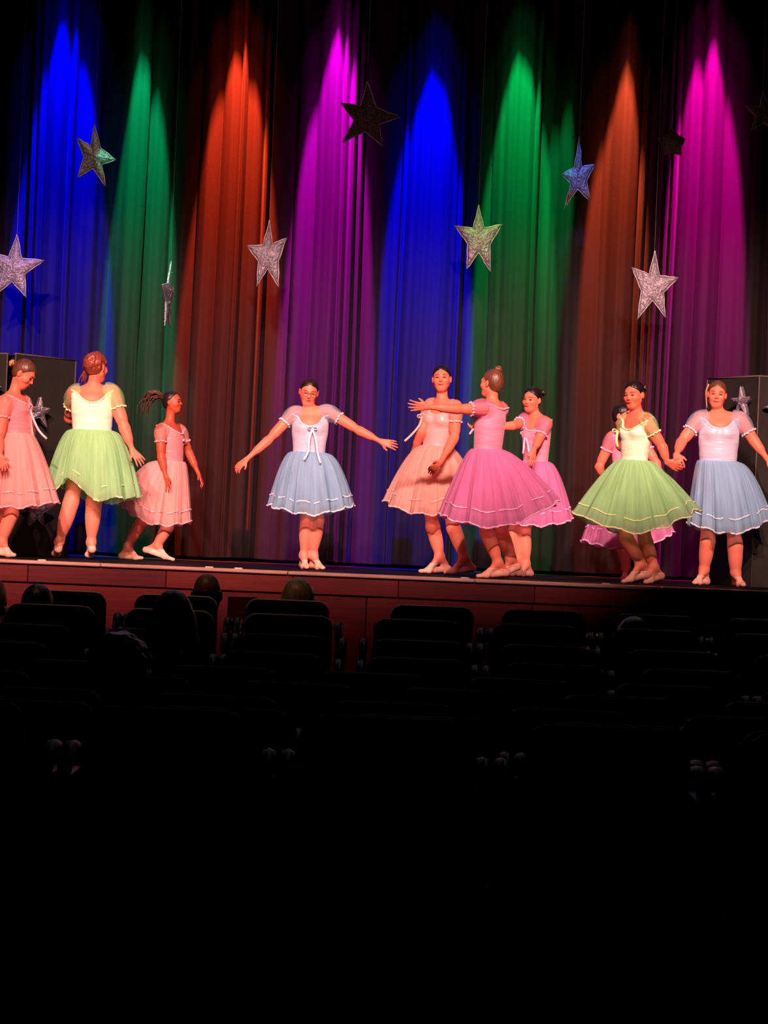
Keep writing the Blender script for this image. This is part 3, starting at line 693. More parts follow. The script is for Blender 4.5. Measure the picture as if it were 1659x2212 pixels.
def skirt_mesh(Wc, Rm, hw, H, hem_r, hem_d, left, right, drop, seed, power=0.62, waves=9, bumps=(), vmax=1.0, shrink=1.0, nu=260, nv=30, deep=None, gather=0.02):
    """bell of net from the waist ring at Wc to a waving hem; left/right: hem points at the sides"""
    rg = np.random.default_rng(seed)
    u = np.linspace(0, 2 * PI, nu, endpoint=False); vv = np.linspace(0, vmax, nv)
    ph = rg.uniform(0, 2 * PI, 12); am = rg.uniform(0.5, 1.0, 12)
    cx = np.cos(u); sy = np.sin(u)                    # u = 0: picture right, u = 270 deg: towards the lens
    axX = (right - left) / 2; cen = (right + left) / 2
    a = np.linalg.norm(axX[:2]); hor = nrm(np.array([axX[0], axX[1], 0])); dep = np.array([-hor[1], hor[0], 0.0])
    fold = sum(am[i] * np.sin((waves + i * 2.3).__round__() * u + ph[i]) for i in range(5)) / 3.2
    fine = np.sin(47 * u + ph[6]) * 0.35 + np.sin(71 * u + ph[7]) * 0.3
    dz = -drop * (1 - np.abs(cx) ** 1.6); dr = np.ones(nu)
    if deep is not None: dz = np.where(sy > 0, -deep * (1 - np.abs(cx) ** 1.6), dz)
    for (ang, wd, bz_, br) in bumps:
        dd = np.abs((u - R(ang) + PI) % (2 * PI) - PI); g = np.exp(-(dd / R(wd)) ** 2); dz = dz + bz_ * g; dr = dr + br * g
    V = np.zeros((nv, nu, 3)); UV = np.zeros((nv, nu, 2))
    for k, v_ in enumerate(vv):
        g = v_ ** power
        # waist ring expressed in the same picture-right / depth parameter as the hem
        ring0 = Wc[None] + hor[None] * (hw[0] * cx)[:, None] + dep[None] * (hw[1] * sy)[:, None]
        rr = shrink * dr
        ring1 = cen[None] + hor[None] * (a * cx * rr)[:, None] + dep[None] * (hem_d * sy * rr)[:, None]
        ring1[:, 2] = (left[2] + right[2]) / 2 + (right[2] - left[2]) / 2 * cx + dz
        p = ring0 * (1 - g) + ring1 * g
        p[:, 2] = ring0[:, 2] * (1 - v_) + ring1[:, 2] * v_
        out = hor[None] * cx[:, None] + dep[None] * sy[:, None]
        amp = 0.004 + 0.030 * v_ ** 1.2
        p = p + out * (amp * fold * (a / 0.35) + (0.003 + 0.005 * v_) * fine + gather * math.exp(-v_ * 25) * 0)[:, None]
        p[:, 2] += 0.010 * v_ * np.sin((waves + 3) * u + ph[9]) + 0.006 * v_ * fine
        V[k] = p; UV[k, :, 0] = u / (2 * PI); UV[k, :, 1] = v_
    idx = np.arange(nv * nu).reshape(nv, nu); nx_ = np.roll(idx, -1, 1)
    q = np.stack([idx[:-1].ravel(), nx_[:-1].ravel(), nx_[1:].ravel(), idx[1:].ravel()], 1)
    return V, q, UV
def skirt_object(V, q, UV, loc, matl, root, name):
    nv, nu = V.shape[:2]
    me = mesh_from(V.reshape(-1, 3), q, True)
    uvl = me.uv_layers.new(name='UVMap'); li = np.zeros(len(me.loops), np.int32); me.loops.foreach_get('vertex_index', li)
    uv = UV.reshape(-1, 2)[li].copy()
    # unwrap the seam
    f = uv.reshape(-1, 4, 2); seam = (f[:, :, 0].max(1) - f[:, :, 0].min(1)) > 0.5
    f[seam] = np.where(f[seam][:, :, :1] < 0.5, np.concatenate([f[seam][:, :, :1] + 1, f[seam][:, :, 1:]], 2), f[seam]); uvl.data.foreach_set('uv', f.ravel())
    return obj(name, shift(me, loc), matl, root)
def ribbon_on(V, vfrac, width, loc, matl, root, dashes=None, name='ribbon_band', seed=1, off=0.004):
    """satin band sewn round the skirt at a fraction of its length; dashes = leave gaps where the net covers it"""
    nv, nu = V.shape[:2]; rg = np.random.default_rng(seed)
    x = vfrac * (nv - 1); i0 = min(int(x), nv - 2); t = x - i0
    c = V[i0] * (1 - t) + V[i0 + 1] * t; dn = V[i0 + 1] - V[i0]; dn /= np.linalg.norm(dn, axis=1)[:, None]
    cen = c.mean(0); out = c - cen; out[:, 2] = 0; out /= np.linalg.norm(out, axis=1)[:, None]
    a = c + out * off - dn * width / 2; b = c + out * off + dn * width / 2; a2 = a + out * 0.002; b2 = b + out * 0.002
    VV = np.concatenate([a, b, b2, a2]); f = []
    keep = np.ones(nu, bool)
    if dashes:
        k = 0
        while k < nu:
            on = int(rg.integers(*dashes[0])); gp = int(rg.integers(*dashes[1])); keep[k + on:k + on + gp] = False; k += on + gp
    for k in range(nu):
        if not keep[k]: continue
        n = (k + 1) % nu
        for (p_, q_) in ((0, 1), (1, 2), (2, 3), (3, 0)): f.append((p_ * nu + k, p_ * nu + n, q_ * nu + n, q_ * nu + k))
    used_ = sorted({i for q in f for i in q}); mp = {i: j for j, i in enumerate(used_)}
    o = obj(name, shift(mesh_from(VV[used_], [tuple(mp[i] for i in q) for q in f], True), loc), matl, root)
    if dashes: o['kind'] = 'stuff'
    return o

def sleeve(root, loc, sh, elb, base, s, mats, seed=0, length=0.125, puff=0.066, neck=None):
    """sheer puffed sleeve round the upper arm with a frilled, ribbon-edged cuff"""
    rg = np.random.default_rng(seed); d = nrm(elb - sh); inner = nrm(sh - neck)
    st = sh - inner * 0.060 * s - d * 0.005
    nu, nv = 56, 16; u = np.linspace(0, 2 * PI, nu, endpoint=False); V = []; UV = []
    up = nrm(np.cross(d, (0.3, 0.9, 0.1))); b = np.cross(d, up)
    end = sh + d * length * s
    c1 = sh + d * 0.02 * s + np.array([0, 0, 0.010])
    fl = np.sin(11 * u + rg.uniform(0, 6)) * 0.5 + np.sin(17 * u + rg.uniform(0, 6)) * 0.5
    for k in range(nv):
        v_ = k / (nv - 1)
        c = (1 - v_) ** 2 * st + 2 * v_ * (1 - v_) * c1 + v_ ** 2 * end
        r_ = (0.050 + (puff - 0.050) * math.sin(PI * min(1, v_ * 1.25) ** 0.9 if v_ < 0.8 else PI) if v_ < 0.8 else 0.046) * s
        r_ = s * (0.056 * (1 - v_) + 0.045 * v_ + (puff - 0.044) * math.sin(PI * v_) ** 0.8)
        if v_ > 0.9: r_ = s * 0.050
        # the ring turns from the shoulder's inner direction to the arm's direction
        ax = nrm(inner * (1 - v_) + d * (0.35 + v_)); uu = nrm(up - ax * (up @ ax)); bb = np.cross(ax, uu)
        w_ = (1 + 0.05 * fl * math.sin(PI * v_) ** 0.5 + (0.10 * fl if v_ > 0.93 else 0))
        V.append(c[None] + r_ * w_[:, None] * (np.cos(u)[:, None] * uu + np.sin(u)[:, None] * bb)); UV.append(np.stack([u / (2 * PI) * 0.5, np.full(nu, v_)], 1))
    V = np.array(V); UV = np.array(UV); idx = np.arange(nv * nu).reshape(nv, nu); nx_ = np.roll(idx, -1, 1)
    q = np.stack([idx[:-1].ravel(), nx_[:-1].ravel(), nx_[1:].ravel(), idx[1:].ravel()], 1)
    so = skirt_object(V, q, UV, loc, mats[3], root, 'sleeve')
    # cuff: gathered satin frill
    mb = MB(); ring = []; rr = []
    uu = nrm(up - d * (up @ d)); bb = np.cross(d, uu)
    for k in range(61):
        a = 2 * PI * k / 60; w_ = 0.050 + 0.006 * math.sin(a * 13)
        ring.append(end - d * 0.004 * s + d * 0.004 * math.sin(a * 9) + (uu * math.cos(a) + bb * math.sin(a)) * w_ * s)
    mb.tube(ring, [0.0062 + 0.0014 * math.sin(k * 1.36) for k in range(61)], 6, False)
    obj('cuff_ribbon', shift(mb.mesh(True), loc), mats[2], so)

def bow(root, loc, p, fw, rt, s, m_, tails, big=1.0):
    """satin bow with two loops, a knot and hanging tails (list of point lists)"""
    mb = MB(); up = np.cross(rt, fw); up = nrm(up) if up[2] > 0 else -nrm(up)
    for sg in (-1, 1):
        loop = [p + fw * 0.006 + rt * sg * x * s * big + up * z * s * big + fw * y * s for x, z, y in ((0, 0, 0), (0.018, 0.014, 0.012), (0.036, 0.012, 0.016), (0.040, 0, 0.014), (0.034, -0.010, 0.012), (0.016, -0.008, 0.008), (0, 0, 0))]
        mb.strip(loop, [nrm(fw * 0.8 + up * 0.5)] * 7, 0.020 * s * big, 0.003)
    mb.ellipsoid(p + fw * 0.012, (0.008 * s * big,) * 3, None, 8, 6)
    b = obj('bow', shift(mb.mesh(True), loc), m_, root)
    for t in tails:
        tb = MB(); n = len(t)
        dirs = []
        for i in range(n):
            d = np.asarray(t[min(i + 1, n - 1)]) - np.asarray(t[max(i - 1, 0)]); dirs.append(np.cross(nrm(d), np.array([0.15 * math.sin(i), -1.0, 0])))
        tb.strip(t, dirs, 0.016 * s * big, 0.002); obj('ribbon_tail', shift(tb.mesh(True), loc), m_, b)

def curve3(pts, n=10):
    pts = [np.asarray(p, float) for p in pts]; out = []
    m_ = len(pts) - 1
    for k in range(n):
        t = k / (n - 1) * m_; i = min(int(t), m_ - 1); f_ = t - i
        p0 = pts[max(i - 1, 0)]; p1 = pts[i]; p2 = pts[i + 1]; p3 = pts[min(i + 2, m_)]
        out.append(0.5 * ((2 * p1) + (-p0 + p2) * f_ + (2 * p0 - 5 * p1 + 4 * p2 - p3) * f_ ** 2 + (-p0 + 3 * p1 - 3 * p2 + p3) * f_ ** 3))
    return out

def FR(axis, fwd):
    z = nrm(axis); x = nrm(np.cross(z, fwd)); return np.stack([x, np.cross(z, x), z], 1)
def dancer(spec, label):
    S = spec; Y0 = S['Y']
    def P(t): return W(t[0], t[1], Y0 + (t[2] if len(t) > 2 else 0.0))
    s = S.get('s', 1.0); fat = S.get('fat', 1.0); yaw = S['yaw']; T = Bax(yaw)
    neck = P(S['neck']); waist = P(S['waist']); hc = P(S['head'])
    hw = S['waist_px'] / 2 / F * Y0 / 1.0
    spine = nrm(neck - waist); pelvis = waist - spine * 0.10 * s - np.array([0, 0, 0.02])
    T = np.stack([nrm(T[:, 0] - spine * (T[:, 0] @ spine)), T[:, 1], spine], 1); T[:, 1] = nrm(np.cross(T[:, 2], T[:, 0])); rv, fw = T[:, 0], T[:, 1]
    if fw @ Bax(yaw)[:, 1] < 0: T[:, 1] *= -1; fw = T[:, 1]
    sw = 0.150 * s * S.get('sw', 1.0); tl = np.linalg.norm(neck - waist)
    b0 = neck - spine * 0.035 * s
    def SH(key, sg):
        if key in S:
            t = S[key]; dzz = sg * rv[1] * sw if len(t) < 3 else t[2]
            return W(t[0], t[1], Y0 + dzz)
        return b0 + rv * sg * sw - spine * 0.02 * s
    sA, sB = SH('shA', -1), SH('shB', 1)
    wr_ = S.get('waist_r', (hw, hw * 0.74))
    hx, hy = wr_
    # trunk
    trunk = [el(pelvis, T, (hx * 1.25, hy * 1.18, 0.12 * s), 0.05), el(waist + spine * tl * 0.10, T, (hx * 0.98, hy * 0.98, 0.13 * s), 0.05),
             el(waist + spine * tl * 0.46, T, (hx * 1.10, hy * 1.02, tl * 0.36), 0.05), el(waist + spine * tl * 0.68 , T, (max(hx * 1.10, sw * 0.82), hy * 0.98, tl * 0.26), 0.04),
             rc(sA, sB, 0.040 * s, 0.040 * s, 0.05), rc(b0 - fw * 0.015 + rv * 0.02, sA, 0.046 * s, 0.036 * s, 0.04), rc(b0 - fw * 0.015 - rv * 0.02, sB, 0.046 * s, 0.036 * s, 0.04)]
    bust = S.get('bust', 0.6)
    if bust:
        for sg in (-1, 1): trunk.append(el(waist + spine * tl * 0.56 + rv * sg * 0.052 * s + fw * hy * 0.62, T, np.array([0.050, 0.046 + 0.012 * bust, 0.048]) * s * (0.75 + 0.3 * bust), 0.035))
    HM = Bax(S.get('hyaw', yaw), S.get('hpitch', 0), S.get('hroll', 0)); hs = S.get('hs', 1.0) * 0.95
    nk = hc + HM @ (np.array([0, -0.020, -0.070]) * hs)
    neckp = [rc(b0 + spine * 0.0, nk, 0.046 * s, 0.042 * s, 0.03)]
    hp, cut = head_prims(hc, HM, hs)
    arms = []; hands = []
    for key, sh in (('A', sA), ('B', sB)):
        el_, wr, tp = P(S['el' + key]), P(S['wr' + key]), P(S['ti' + key])
        f_ = fat * s * S.get('armf', 1.0)
        arms += [rc(sh, el_, 0.043 * f_, 0.033 * f_, 0.03), rc(sh + (el_ - sh) * 0.3, sh + (el_ - sh) * 0.75, 0.040 * f_, 0.036 * f_, 0.03),
                 rc(el_, wr, 0.032 * f_, 0.0195 * s, 0.015), rc(el_ + (wr - el_) * 0.12, el_ + (wr - el_) * 0.5, 0.034 * f_, 0.028 * f_, 0.03)]
        hd = S.get('hand' + key, {})
        arms += hand_prims(wr, tp, np.asarray(hd.get('thumb', (0, -1, 0)), float), s * hd.get('s', 0.98), hd.get('curl', 14), hd.get('spread', 1.0), hd.get('side', 1))
    legs = []; feet = []
    shoes = []
    for key, sg in (('a', -1), ('b', 1)):
        hip = pelvis + rv * sg * 0.075 * s * max(1.0, fat * 0.95) - np.array([0, 0, 0.05 * s])
        kn, an = P(S['kn' + key]), P(S['an' + key]); he, to = P(S['he' + key]), P(S['to' + key])
        # put the sole on the boards
        tz = STAGE_Z + 0.019 * s; lift = S.get('lift' + key, 0.0)
        if not S.get('free' + key):
            dzt = tz - to[2]; to = to + np.array([0, 0, dzt + 0.002]); he = np.array([he[0], he[1], max(he[2], STAGE_Z + 0.014 * s) if lift else STAGE_Z + 0.012 * s])
            if lift: he[2] = STAGE_Z + 0.012 + lift
        an = np.array([an[0], an[1], max(an[2], he[2] + 0.065 * s)])
        g = fat * s
        legs += [rc(hip, kn, 0.076 * g, 0.046 * g, 0.04), rc(kn, an, 0.044 * g, 0.030 * s * min(g / s, 1.1), 0.03)]
        back = nrm(np.cross(rv, kn - an)); back = back if back @ fw < 0 else -back
        mid = kn + (an - kn) * 0.32
        legs += [el(mid + back * 0.012 * g, FR(kn - an, fw), np.array([0.044, 0.045, 0.125]) * g, 0.05)]
        fp = foot_prims(an, he, to, s * 0.98); legs += fp; shoes.append((fp, an, he, to))
    allp = trunk + neckp + hp + legs + arms
    loc = np.array([(shoes[0][3][0] + shoes[1][3][0]) / 2, (shoes[0][3][1] + shoes[1][3][1]) / 2, STAGE_Z])
    root = empty('person', loc); tag(root, label, 'person')
    V, Q = blend(allp, S.get('vox', 0.0056), 0.0, None, cut)
    me = mesh_from(V, Q)
    fc = V[Q].mean(1)
    ld = field_at(legs + trunk[:1], fc); ad = field_at(arms + trunk[1:] + hp + neckp, fc)
    me.materials.append(S.get('skin', SKIN_A)); me.materials.append(S.get('tights', M_tights))
    body = obj('body', shift(me, loc), None, root)
    sel = (ld < ad) & (fc[:, 2] < waist[2] + 0.02)
    if len(me.polygons) == len(sel): me.polygons.foreach_set('material_index', sel.astype(np.int32))
    if S.get('face', True): add_face(root, loc, hp, hc, HM, hs, S.get('glasses', False), S.get('smile', 0.5), S.get('closed', False))
    # hair: cap that leaves face, ears and nape free
    q = lambda x, f_, z: hc + HM @ (np.array([x, f_, z]) * hs)
    cap = [el(q(0, -0.017, 0.026), HM, np.array([0.077, 0.096, 0.090]) * hs, 0.02), el(q(0, -0.045, -0.02), HM, np.array([0.060, 0.055, 0.060]) * hs, 0.03)]
    fr = S.get('fringe', 0.0)
    n1 = nrm(HM @ np.array([0, 1.0, -0.72])); p1 = q(0, 0.070 - fr, 0.070); hl = S.get('hairlow', -0.070)
    n2 = HM[:, 2]; p2 = q(0, 0, hl)
    kx = HM[:, 0]
    def clipf(x, y, z):
        a = (x - p1[0]) * n1[0] + (y - p1[1]) * n1[1] + (z - p1[2]) * n1[2]
        lx = (x - hc[0]) * kx[0] + (y - hc[1]) * kx[1] + (z - hc[2]) * kx[2]
        a = a + 2.2 * lx * lx / hs - 0.010 * np.exp(-(lx / 0.012) ** 2) * -1
        b = -((x - p2[0]) * n2[0] + (y - p2[1]) * n2[1] + (z - p2[2]) * n2[2])
        return np.maximum(a, b)
    if S.get('messy'):
        rg_ = np.random.default_rng(5)
        for k in range(46):
            v = nrm(rg_.normal(size=3) + np.array([0, -0.9, 0.1])); t_ = rg_.normal(size=3); t_ = nrm(t_ - v * (t_ @ v)) * 0.024
            c_ = np.array([0, -0.022, 0.018]) + v * np.array([0.076, 0.095, 0.085]); cap.append(rc(q(*(c_ - t_)), q(*(c_ + t_)), 0.010 * hs, 0.007 * hs, 0.010))
    hm = HAIR[S.get('hair', 'dark')]
    Vh, Qh = blend(cap, 0.005, 0.0, clipf)
    ho = obj('hair', shift(mesh_from(Vh, Qh), loc), hm, root)
    if 'bun' in S:
        bx, by, br, bd = S['bun']; bc = W(bx, by, Y0 + bd); bo = obj('hair_bun', shift(bun_mesh(bc, br, nrm(bc - hc)), loc), HAIR[S.get('bunhair', S.get('hair', 'dark'))], ho)
    for st in S.get('strands', ()):
        pts = curve3([P(t) for t in st[0]], 12); r0, r1 = st[1:3]
        rs = [r0 + (r1 - r0) * k / 11 for k in range(12)]
        obj('hair_strand', shift(MB().tube(pts, rs, 7).mesh(True), loc), hm if len(st) < 4 else HAIR[st[3]], ho)
    if 'tail' in S:      # loose flying ponytail: many thin locks round one path
        pth, n_, spread, r0 = S['tail']; rg_ = np.random.default_rng(8); mb = MB()
        for k in range(n_):
            j = rg_.normal(size=3) * spread; e_ = rg_.uniform(0.45, 1.0); bend = rg_.normal(size=3) * spread * 0.8
            base_ = curve3([P(t) for t in pth], 14); m_ = max(4, int(14 * e_))
            pts = [b_ + j * (0.15 + (i / 13) ** 0.8) + bend * math.sin(i / 13 * 3) for i, b_ in enumerate(base_[:m_])]
            mb.tube(pts, [r0 * (1 - 0.85 * i / (m_ - 1)) for i in range(m_)], 5)
        obj('ponytail', shift(mb.mesh(True), loc), HAIR[S.get('tailhair', 'dark')], ho)
    # slippers with crossed straps
    for fp, an, he, to in shoes:
        d = nrm(to - he); ins = he + (to - he) * 0.62; up = nrm(np.cross(nrm(np.cross(d, (0, 0, 1.0))), d)); up = up if up[2] > 0 else -up
        topn = nrm(up * 1.0 + d * -0.12)
        pc = he + np.array([0, 0, 0.048 * s])
        tcp = he + (to - he) * 0.72 + up * 0.012
        def cl(x, y, z, pc=pc, topn=topn, tcp=tcp, d=d):
            a = (x - pc[0]) * topn[0] + (y - pc[1]) * topn[1] + (z - pc[2]) * topn[2]
            return a
        Vs, Qs = blend(fp, 0.005, 0.0035, cl)
        if len(Vs) < 20: continue
        so = obj('ballet_slipper', shift(mesh_from(Vs, Qs), loc), S.get('shoe', M_slip), root)
        if S.get('straps', True):
            side = nrm(np.cross(d, up)); mid_ = he + (to - he) * 0.50
            for sg in (-1, 1):
                pts = []
                for k in range(9):
                    t = k / 8 * 2 - 1; o_ = mid_ + side * t * 0.038 * s + d * sg * t * 0.018 * s + up * 0.13 * s
                    pp = trace(fp, o_, nrm(mid_ + up * 0.02 * s + side * t * 0.012 * s - o_))
                    if (pp - mid_) @ up < 0.062 * s: pts.append(pp)
                if len(pts) < 4: continue
                obj('slipper_strap', shift(MB().tube(pts, 0.005 * s, 6).mesh(True), loc), S.get('shoe', M_slip), so)
    # bodice with scooped neckline
    mats = DRESS[S['dress']]
    nf, ns, nb = S.get('neckline', (0.66, 0.93, 0.80))     # heights along the spine: front, sides, back (fraction of waist-neck)
    wz = waist - spine * 0.03 * s
    def nz(th): 
        c = np.cos(th)          # 1 front, -1 back
        return tl * np.where(c > 0, ns + (nf - ns) * c ** 1.3, ns + (nb - ns) * (-c) ** 1.5)
    def clipb(x, y, z):
        dx, dy, dz = x - waist[0], y - waist[1], z - waist[2]
        lx = dx * rv[0] + dy * rv[1] + dz * rv[2]; lf = dx * fw[0] + dy * fw[1] + dz * fw[2]; lu = dx * spine[0] + dy * spine[1] + dz * spine[2]
        top = lu - nz(np.arctan2(lx, lf + 1e-9)); bot = -(lu + 0.035 * s)
        side = np.abs(lx) - sw * 1.02
        return np.maximum(np.maximum(top, bot), side)
    Vb, Qb = blend(trunk, 0.0056, 0.0065, clipb)
    bo = obj('bodice', shift(mesh_from(Vb, Qb), loc), mats[0], root)
    pts = []
    for k in range(97):
        th = 2 * PI * k / 96; z_ = float(nz(np.array([th]))[0]); o_ = waist + spine * (z_ - 0.004) ; dr = rv * math.sin(th) + fw * math.cos(th)
        p = trace(trunk, o_ + dr * 0.35, -dr, 0.0065, 0.4); lx = (p - waist) @ rv
        if abs(lx) > sw: p = p - rv * (lx - math.copysign(sw, lx))
        pts.append(p + dr * 0.002 + spine * 0.003 * math.sin(k * 1.9))
    obj('neck_trim', shift(MB().tube(pts, [0.0055 + 0.002 * math.sin(k * 2.3) for k in range(97)], 6, False).mesh(True), loc), mats[5], bo)
    # waist seam
    # sleeves
    for key, sh in (('A', sA), ('B', sB)):
        sleeve(root, loc, sh, P(S['el' + key]), b0, s * S.get('slv', 1.0) * min(1.1, max(0.9, fat)), mats, hash(key) % 7 if False else ord(key), neck=b0)
    # skirt: two or three layers of net
    L, Rr = P(S['hemL']), P(S['hemR']); hd = S.get('hem_depth', 0.8) * np.linalg.norm((Rr - L)[:2]) / 2
    cz = (L + Rr) / 2; cpx = S['hemB']; Bp = P((cpx[0], cpx[1], -hd * 0.8)); drop = max(0.0, cz[2] - Bp[2])
    Wc = waist - spine * 0.010
    hwv = (S['waist_px'] / 2 / F * Y0 * 1.06 + 0.004, hy * 1.12 + 0.012 if abs(math.cos(R(yaw))) > 0.5 else hx * 1.1 + 0.012)
    kw = dict(power=S.get('power', 0.62), bumps=S.get('bumps', ()), deep=S.get('deep'), waves=S.get('waves', 9))
    V1, q1, U1 = skirt_mesh(Wc, T, hwv, None, None, hd, L, Rr, drop, S.get('seed', 1), **kw)
    sk = skirt_object(V1, q1, U1, loc, mats[1], root, 'skirt')
    up_ = np.array([0, 0, 0.035])
    V2, q2, U2 = skirt_mesh(Wc, T, (hwv[0] * 0.96, hwv[1] * 0.96), None, None, hd * 0.86, cz + (L - cz) * 0.86 + up_, cz + (Rr - cz) * 0.86 + up_, drop * 0.88, S.get('seed', 1), **dict(kw, bumps=tuple((a, b, c * 0.9, 0) for a, b, c, _ in kw['bumps'])))
    skirt_object(V2, q2, U2, loc, mats[4], sk, 'petticoat')
    ribbon_on(V1, 0.995, 0.012, loc, mats[2], sk, S.get('dash1'), 'hem_ribbon', 3)
    ribbon_on(V1, S.get('band', 0.80), 0.011, loc, mats[2], sk, S.get('dash2', ((5, 16), (2, 7))), 'ribbon_band', 4)
    if 'bow' in S:
        p = P(S['bow']); o_ = waist + spine * ((p - waist) @ spine); dd = p - o_
        lx = dd @ rv; p2_ = trace(trunk, o_ + rv * lx * 0.5 + fw * 0.3, -fw, 0.0065, 0.5) if not S.get('bowfree') else p
        tails = [curve3([p2_ + fw * 0.012] + [P(t) for t in tl_], 10) for tl_ in S.get('tails', ())]
        bow(bo, loc, p2_, fw, rv, s, mats[2], tails, S.get('bowsize', 1.0))
    return root

# ------------------------------------------------------------------ seated spectators seen from behind
M_cloth = mat('dark_clothes', (0.010, 0.007, 0.007), 0.85, spec=0.1)
M_scalp = mat('scalp', (0.14, 0.05, 0.035), 0.5)
def spectator(px, top, D, s, hair, label, yaw=180, lean=0.0, longhair=0, curly=False, bald=False, earring=None, top_cloth=None):
    tp = W(px, top, D); M = Bax(yaw, 4); hc = tp - np.array([0, 0, 0.108 * s]); fz = floor_z(D)
    fw = M[:, 1]; rv = M[:, 0]; up = np.array([0, 0, 1.0])
    nk = hc - up * 0.12 * s - fw * 0.02; sx = min((o_.location[0] for (r_, _), o_ in SEATS.items() if abs(ROWS[r_][0] - D) < 0.05), key=lambda v_: abs(v_ - tp[0]))
    pel = np.array([sx, D + 0.085, fz + 0.615]); T = Bax(yaw)
    nk[1] = max(nk[1], D - 0.06); ch = nk - up * 0.16 * s; ch[1] = D + 0.05; ch[0] = sx * 0.9 + nk[0] * 0.1
    hp, cut = head_prims(hc, M, s)
    P = [el(pel, T, (0.14, 0.11, 0.10), 0.04), el((pel + ch) / 2, T, (0.14, 0.10, max(0.08, 0.5 * abs(ch[2] - pel[2]))), 0.03), el(ch + up * 0.01, T, (0.145, 0.095, 0.12), 0.03)]
    P += [rc(nk - up * 0.03, hc - up * 0.05 * s, 0.055 * s, 0.050 * s, 0.03)]
    for sg in (-1, 1):
        nb = nk + np.array([(sx - nk[0]) * 0.95, 0, 0]); sh = nb + rv * sg * 0.145 - up * 0.055; e = np.array([pel[0] + rv[0] * sg * 0.140, D + 0.06, fz + 0.80]); w_ = e + fw * 0.17 - rv * sg * 0.07 - up * 0.08
        P += [rc((nk + nb) / 2 - up * 0.03, sh, 0.050, 0.044, 0.03), rc(sh, e, 0.046, 0.040, 0.02), rc(e, w_, 0.038, 0.028, 0.02)]
        P += hand_prims(w_, w_ + fw * 0.15, -rv * sg, 1.0, 20, 1.0, sg)
        hip = pel + rv * sg * 0.08 - up * 0.005; kn = hip + fw * 0.35; an = np.array([kn[0], kn[1], fz + 0.10]) + fw * 0.01
        P += [rc(hip, kn, 0.075, 0.055, 0.03), rc(kn, an, 0.050, 0.040, 0.03), rc(an - up * 0.045, an + fw * 0.12 - up * 0.06, 0.032, 0.026, 0.03)]
    root = empty('person', (pel[0], pel[1], fz)); loc = np.array([pel[0], pel[1], fz])
    V, Q = blend(P + hp, 0.0085, 0.0, None, cut); me = mesh_from(V, Q); me.materials.append(M_cloth if top_cloth is None else top_cloth); me.materials.append(M_scalp if bald else SKIN_C)
    fc = V[Q].mean(1); sel = (fc[:, 2] > nk[2] - 0.005) & (np.hypot(fc[:, 0] - nk[0], fc[:, 1] - nk[1]) < 0.13)
    body = obj('body', shift(me, loc), None, root)
    if len(me.polygons) == len(sel): me.polygons.foreach_set('material_index', sel.astype(np.int32))
    q = lambda x, f_, z: hc + M @ (np.array([x, f_, z]) * s)
    g = 1.0 if not curly else 1.14
    cap = [el(q(0, -0.017, 0.026), M, np.array([0.078, 0.097, 0.091]) * s * g, 0.02), el(q(0, -0.045, -0.02), M, np.array([0.066, 0.058, 0.066]) * s * g, 0.03)]
    if longhair:
        for k in range(7):
            x = -0.075 + 0.025 * k
            cap.append(rc(q(x * 0.8, -0.07 + abs(x) * 0.5, 0.0), q(x * 1.55, -0.085 + abs(x) * 0.4, -longhair), 0.032 * s, 0.028 * s, 0.03))
    if curly:
        rg_ = np.random.default_rng(3)
        for k in range(60):
            v = nrm(rg_.normal(size=3) + np.array([0, -0.4, 0.3])); cap.append(el(q(0, -0.02, 0.02) + M @ (v * np.array([0.086, 0.104, 0.098]) * s), np.eye(3), np.full(3, 0.020), 0.012))
    n1 = nrm(M @ np.array([0, 1.0, -0.6])); p1 = q(0, 0.065, 0.07)
    cl = lambda x, y, z: (x - p1[0]) * n1[0] + (y - p1[1]) * n1[1] + (z - p1[2]) * n1[2]
    if bald:
        c2 = q(0, 0, 0.02); cl0 = cl; cl = lambda x, y, z: np.maximum(cl0(x, y, z), z - c2[2])
    Vh, Qh = blend(cap, 0.007, 0.0, cl); obj('hair', shift(mesh_from(Vh, Qh), loc), HAIR[hair], root)
    if earring is not None:
        e = W(*earring); obj('earring', shift(MB().ellipsoid(e, (0.005, 0.005, 0.016), None, 8, 6).mesh(True), loc), M_glint, root)
    return tag(root, label, 'person', 'seated spectators')

# ------------------------------------------------------------------ the dancers (picture positions and depths)
dancer(dict(Y=19.55, yaw=0, s=0.93, dress='blue', neck=(672, 886), waist=(667.5, 974), waist_px=68, head=(667.5, 846), hyaw=4, hpitch=14, hroll=-5, hs=0.97,
    shA=(636, 891), shB=(707, 888), elA=(581, 950, -0.05), wrA=(532, 993, -0.12), tiA=(511, 1011, -0.14), elB=(775, 930, -0.05), wrB=(823, 954, -0.1), tiB=(858, 962, -0.12),
    handA=dict(thumb=(0.2, -0.5, -0.5), curl=26, side=-1), handB=dict(thumb=(-0.1, -0.3, -1.0), curl=10, side=1),
    kna=(663, 1122, -0.02), ana=(656, 1200, 0.02), hea=(654, 1215, 0.10), toa=(662, 1228, -0.12), knb=(687, 1122, -0.02), anb=(677, 1200, 0.04), heb=(675, 1215, 0.10), tob=(697, 1229, -0.10),
    hemL=(582, 1090), hemR=(764, 1091), hemB=(672, 1113), power=0.5, bow=(682, 928), tails=([(668, 950, -0.16), (666, 975, -0.17), (657, 993, -0.20)], [(682, 950, -0.16), (686, 978, -0.18), (692, 1000, -0.21)]),
    glasses=True, smile=0.9, closed=True, hair='dark', neckline=(0.60, 0.97, 0.8), bust=0.6, seed=4, skin=SKIN_A, tights=SKIN_A if False else M_tights, straps=False),
    'dancer in pale blue dress and glasses standing with both arms held out at centre')
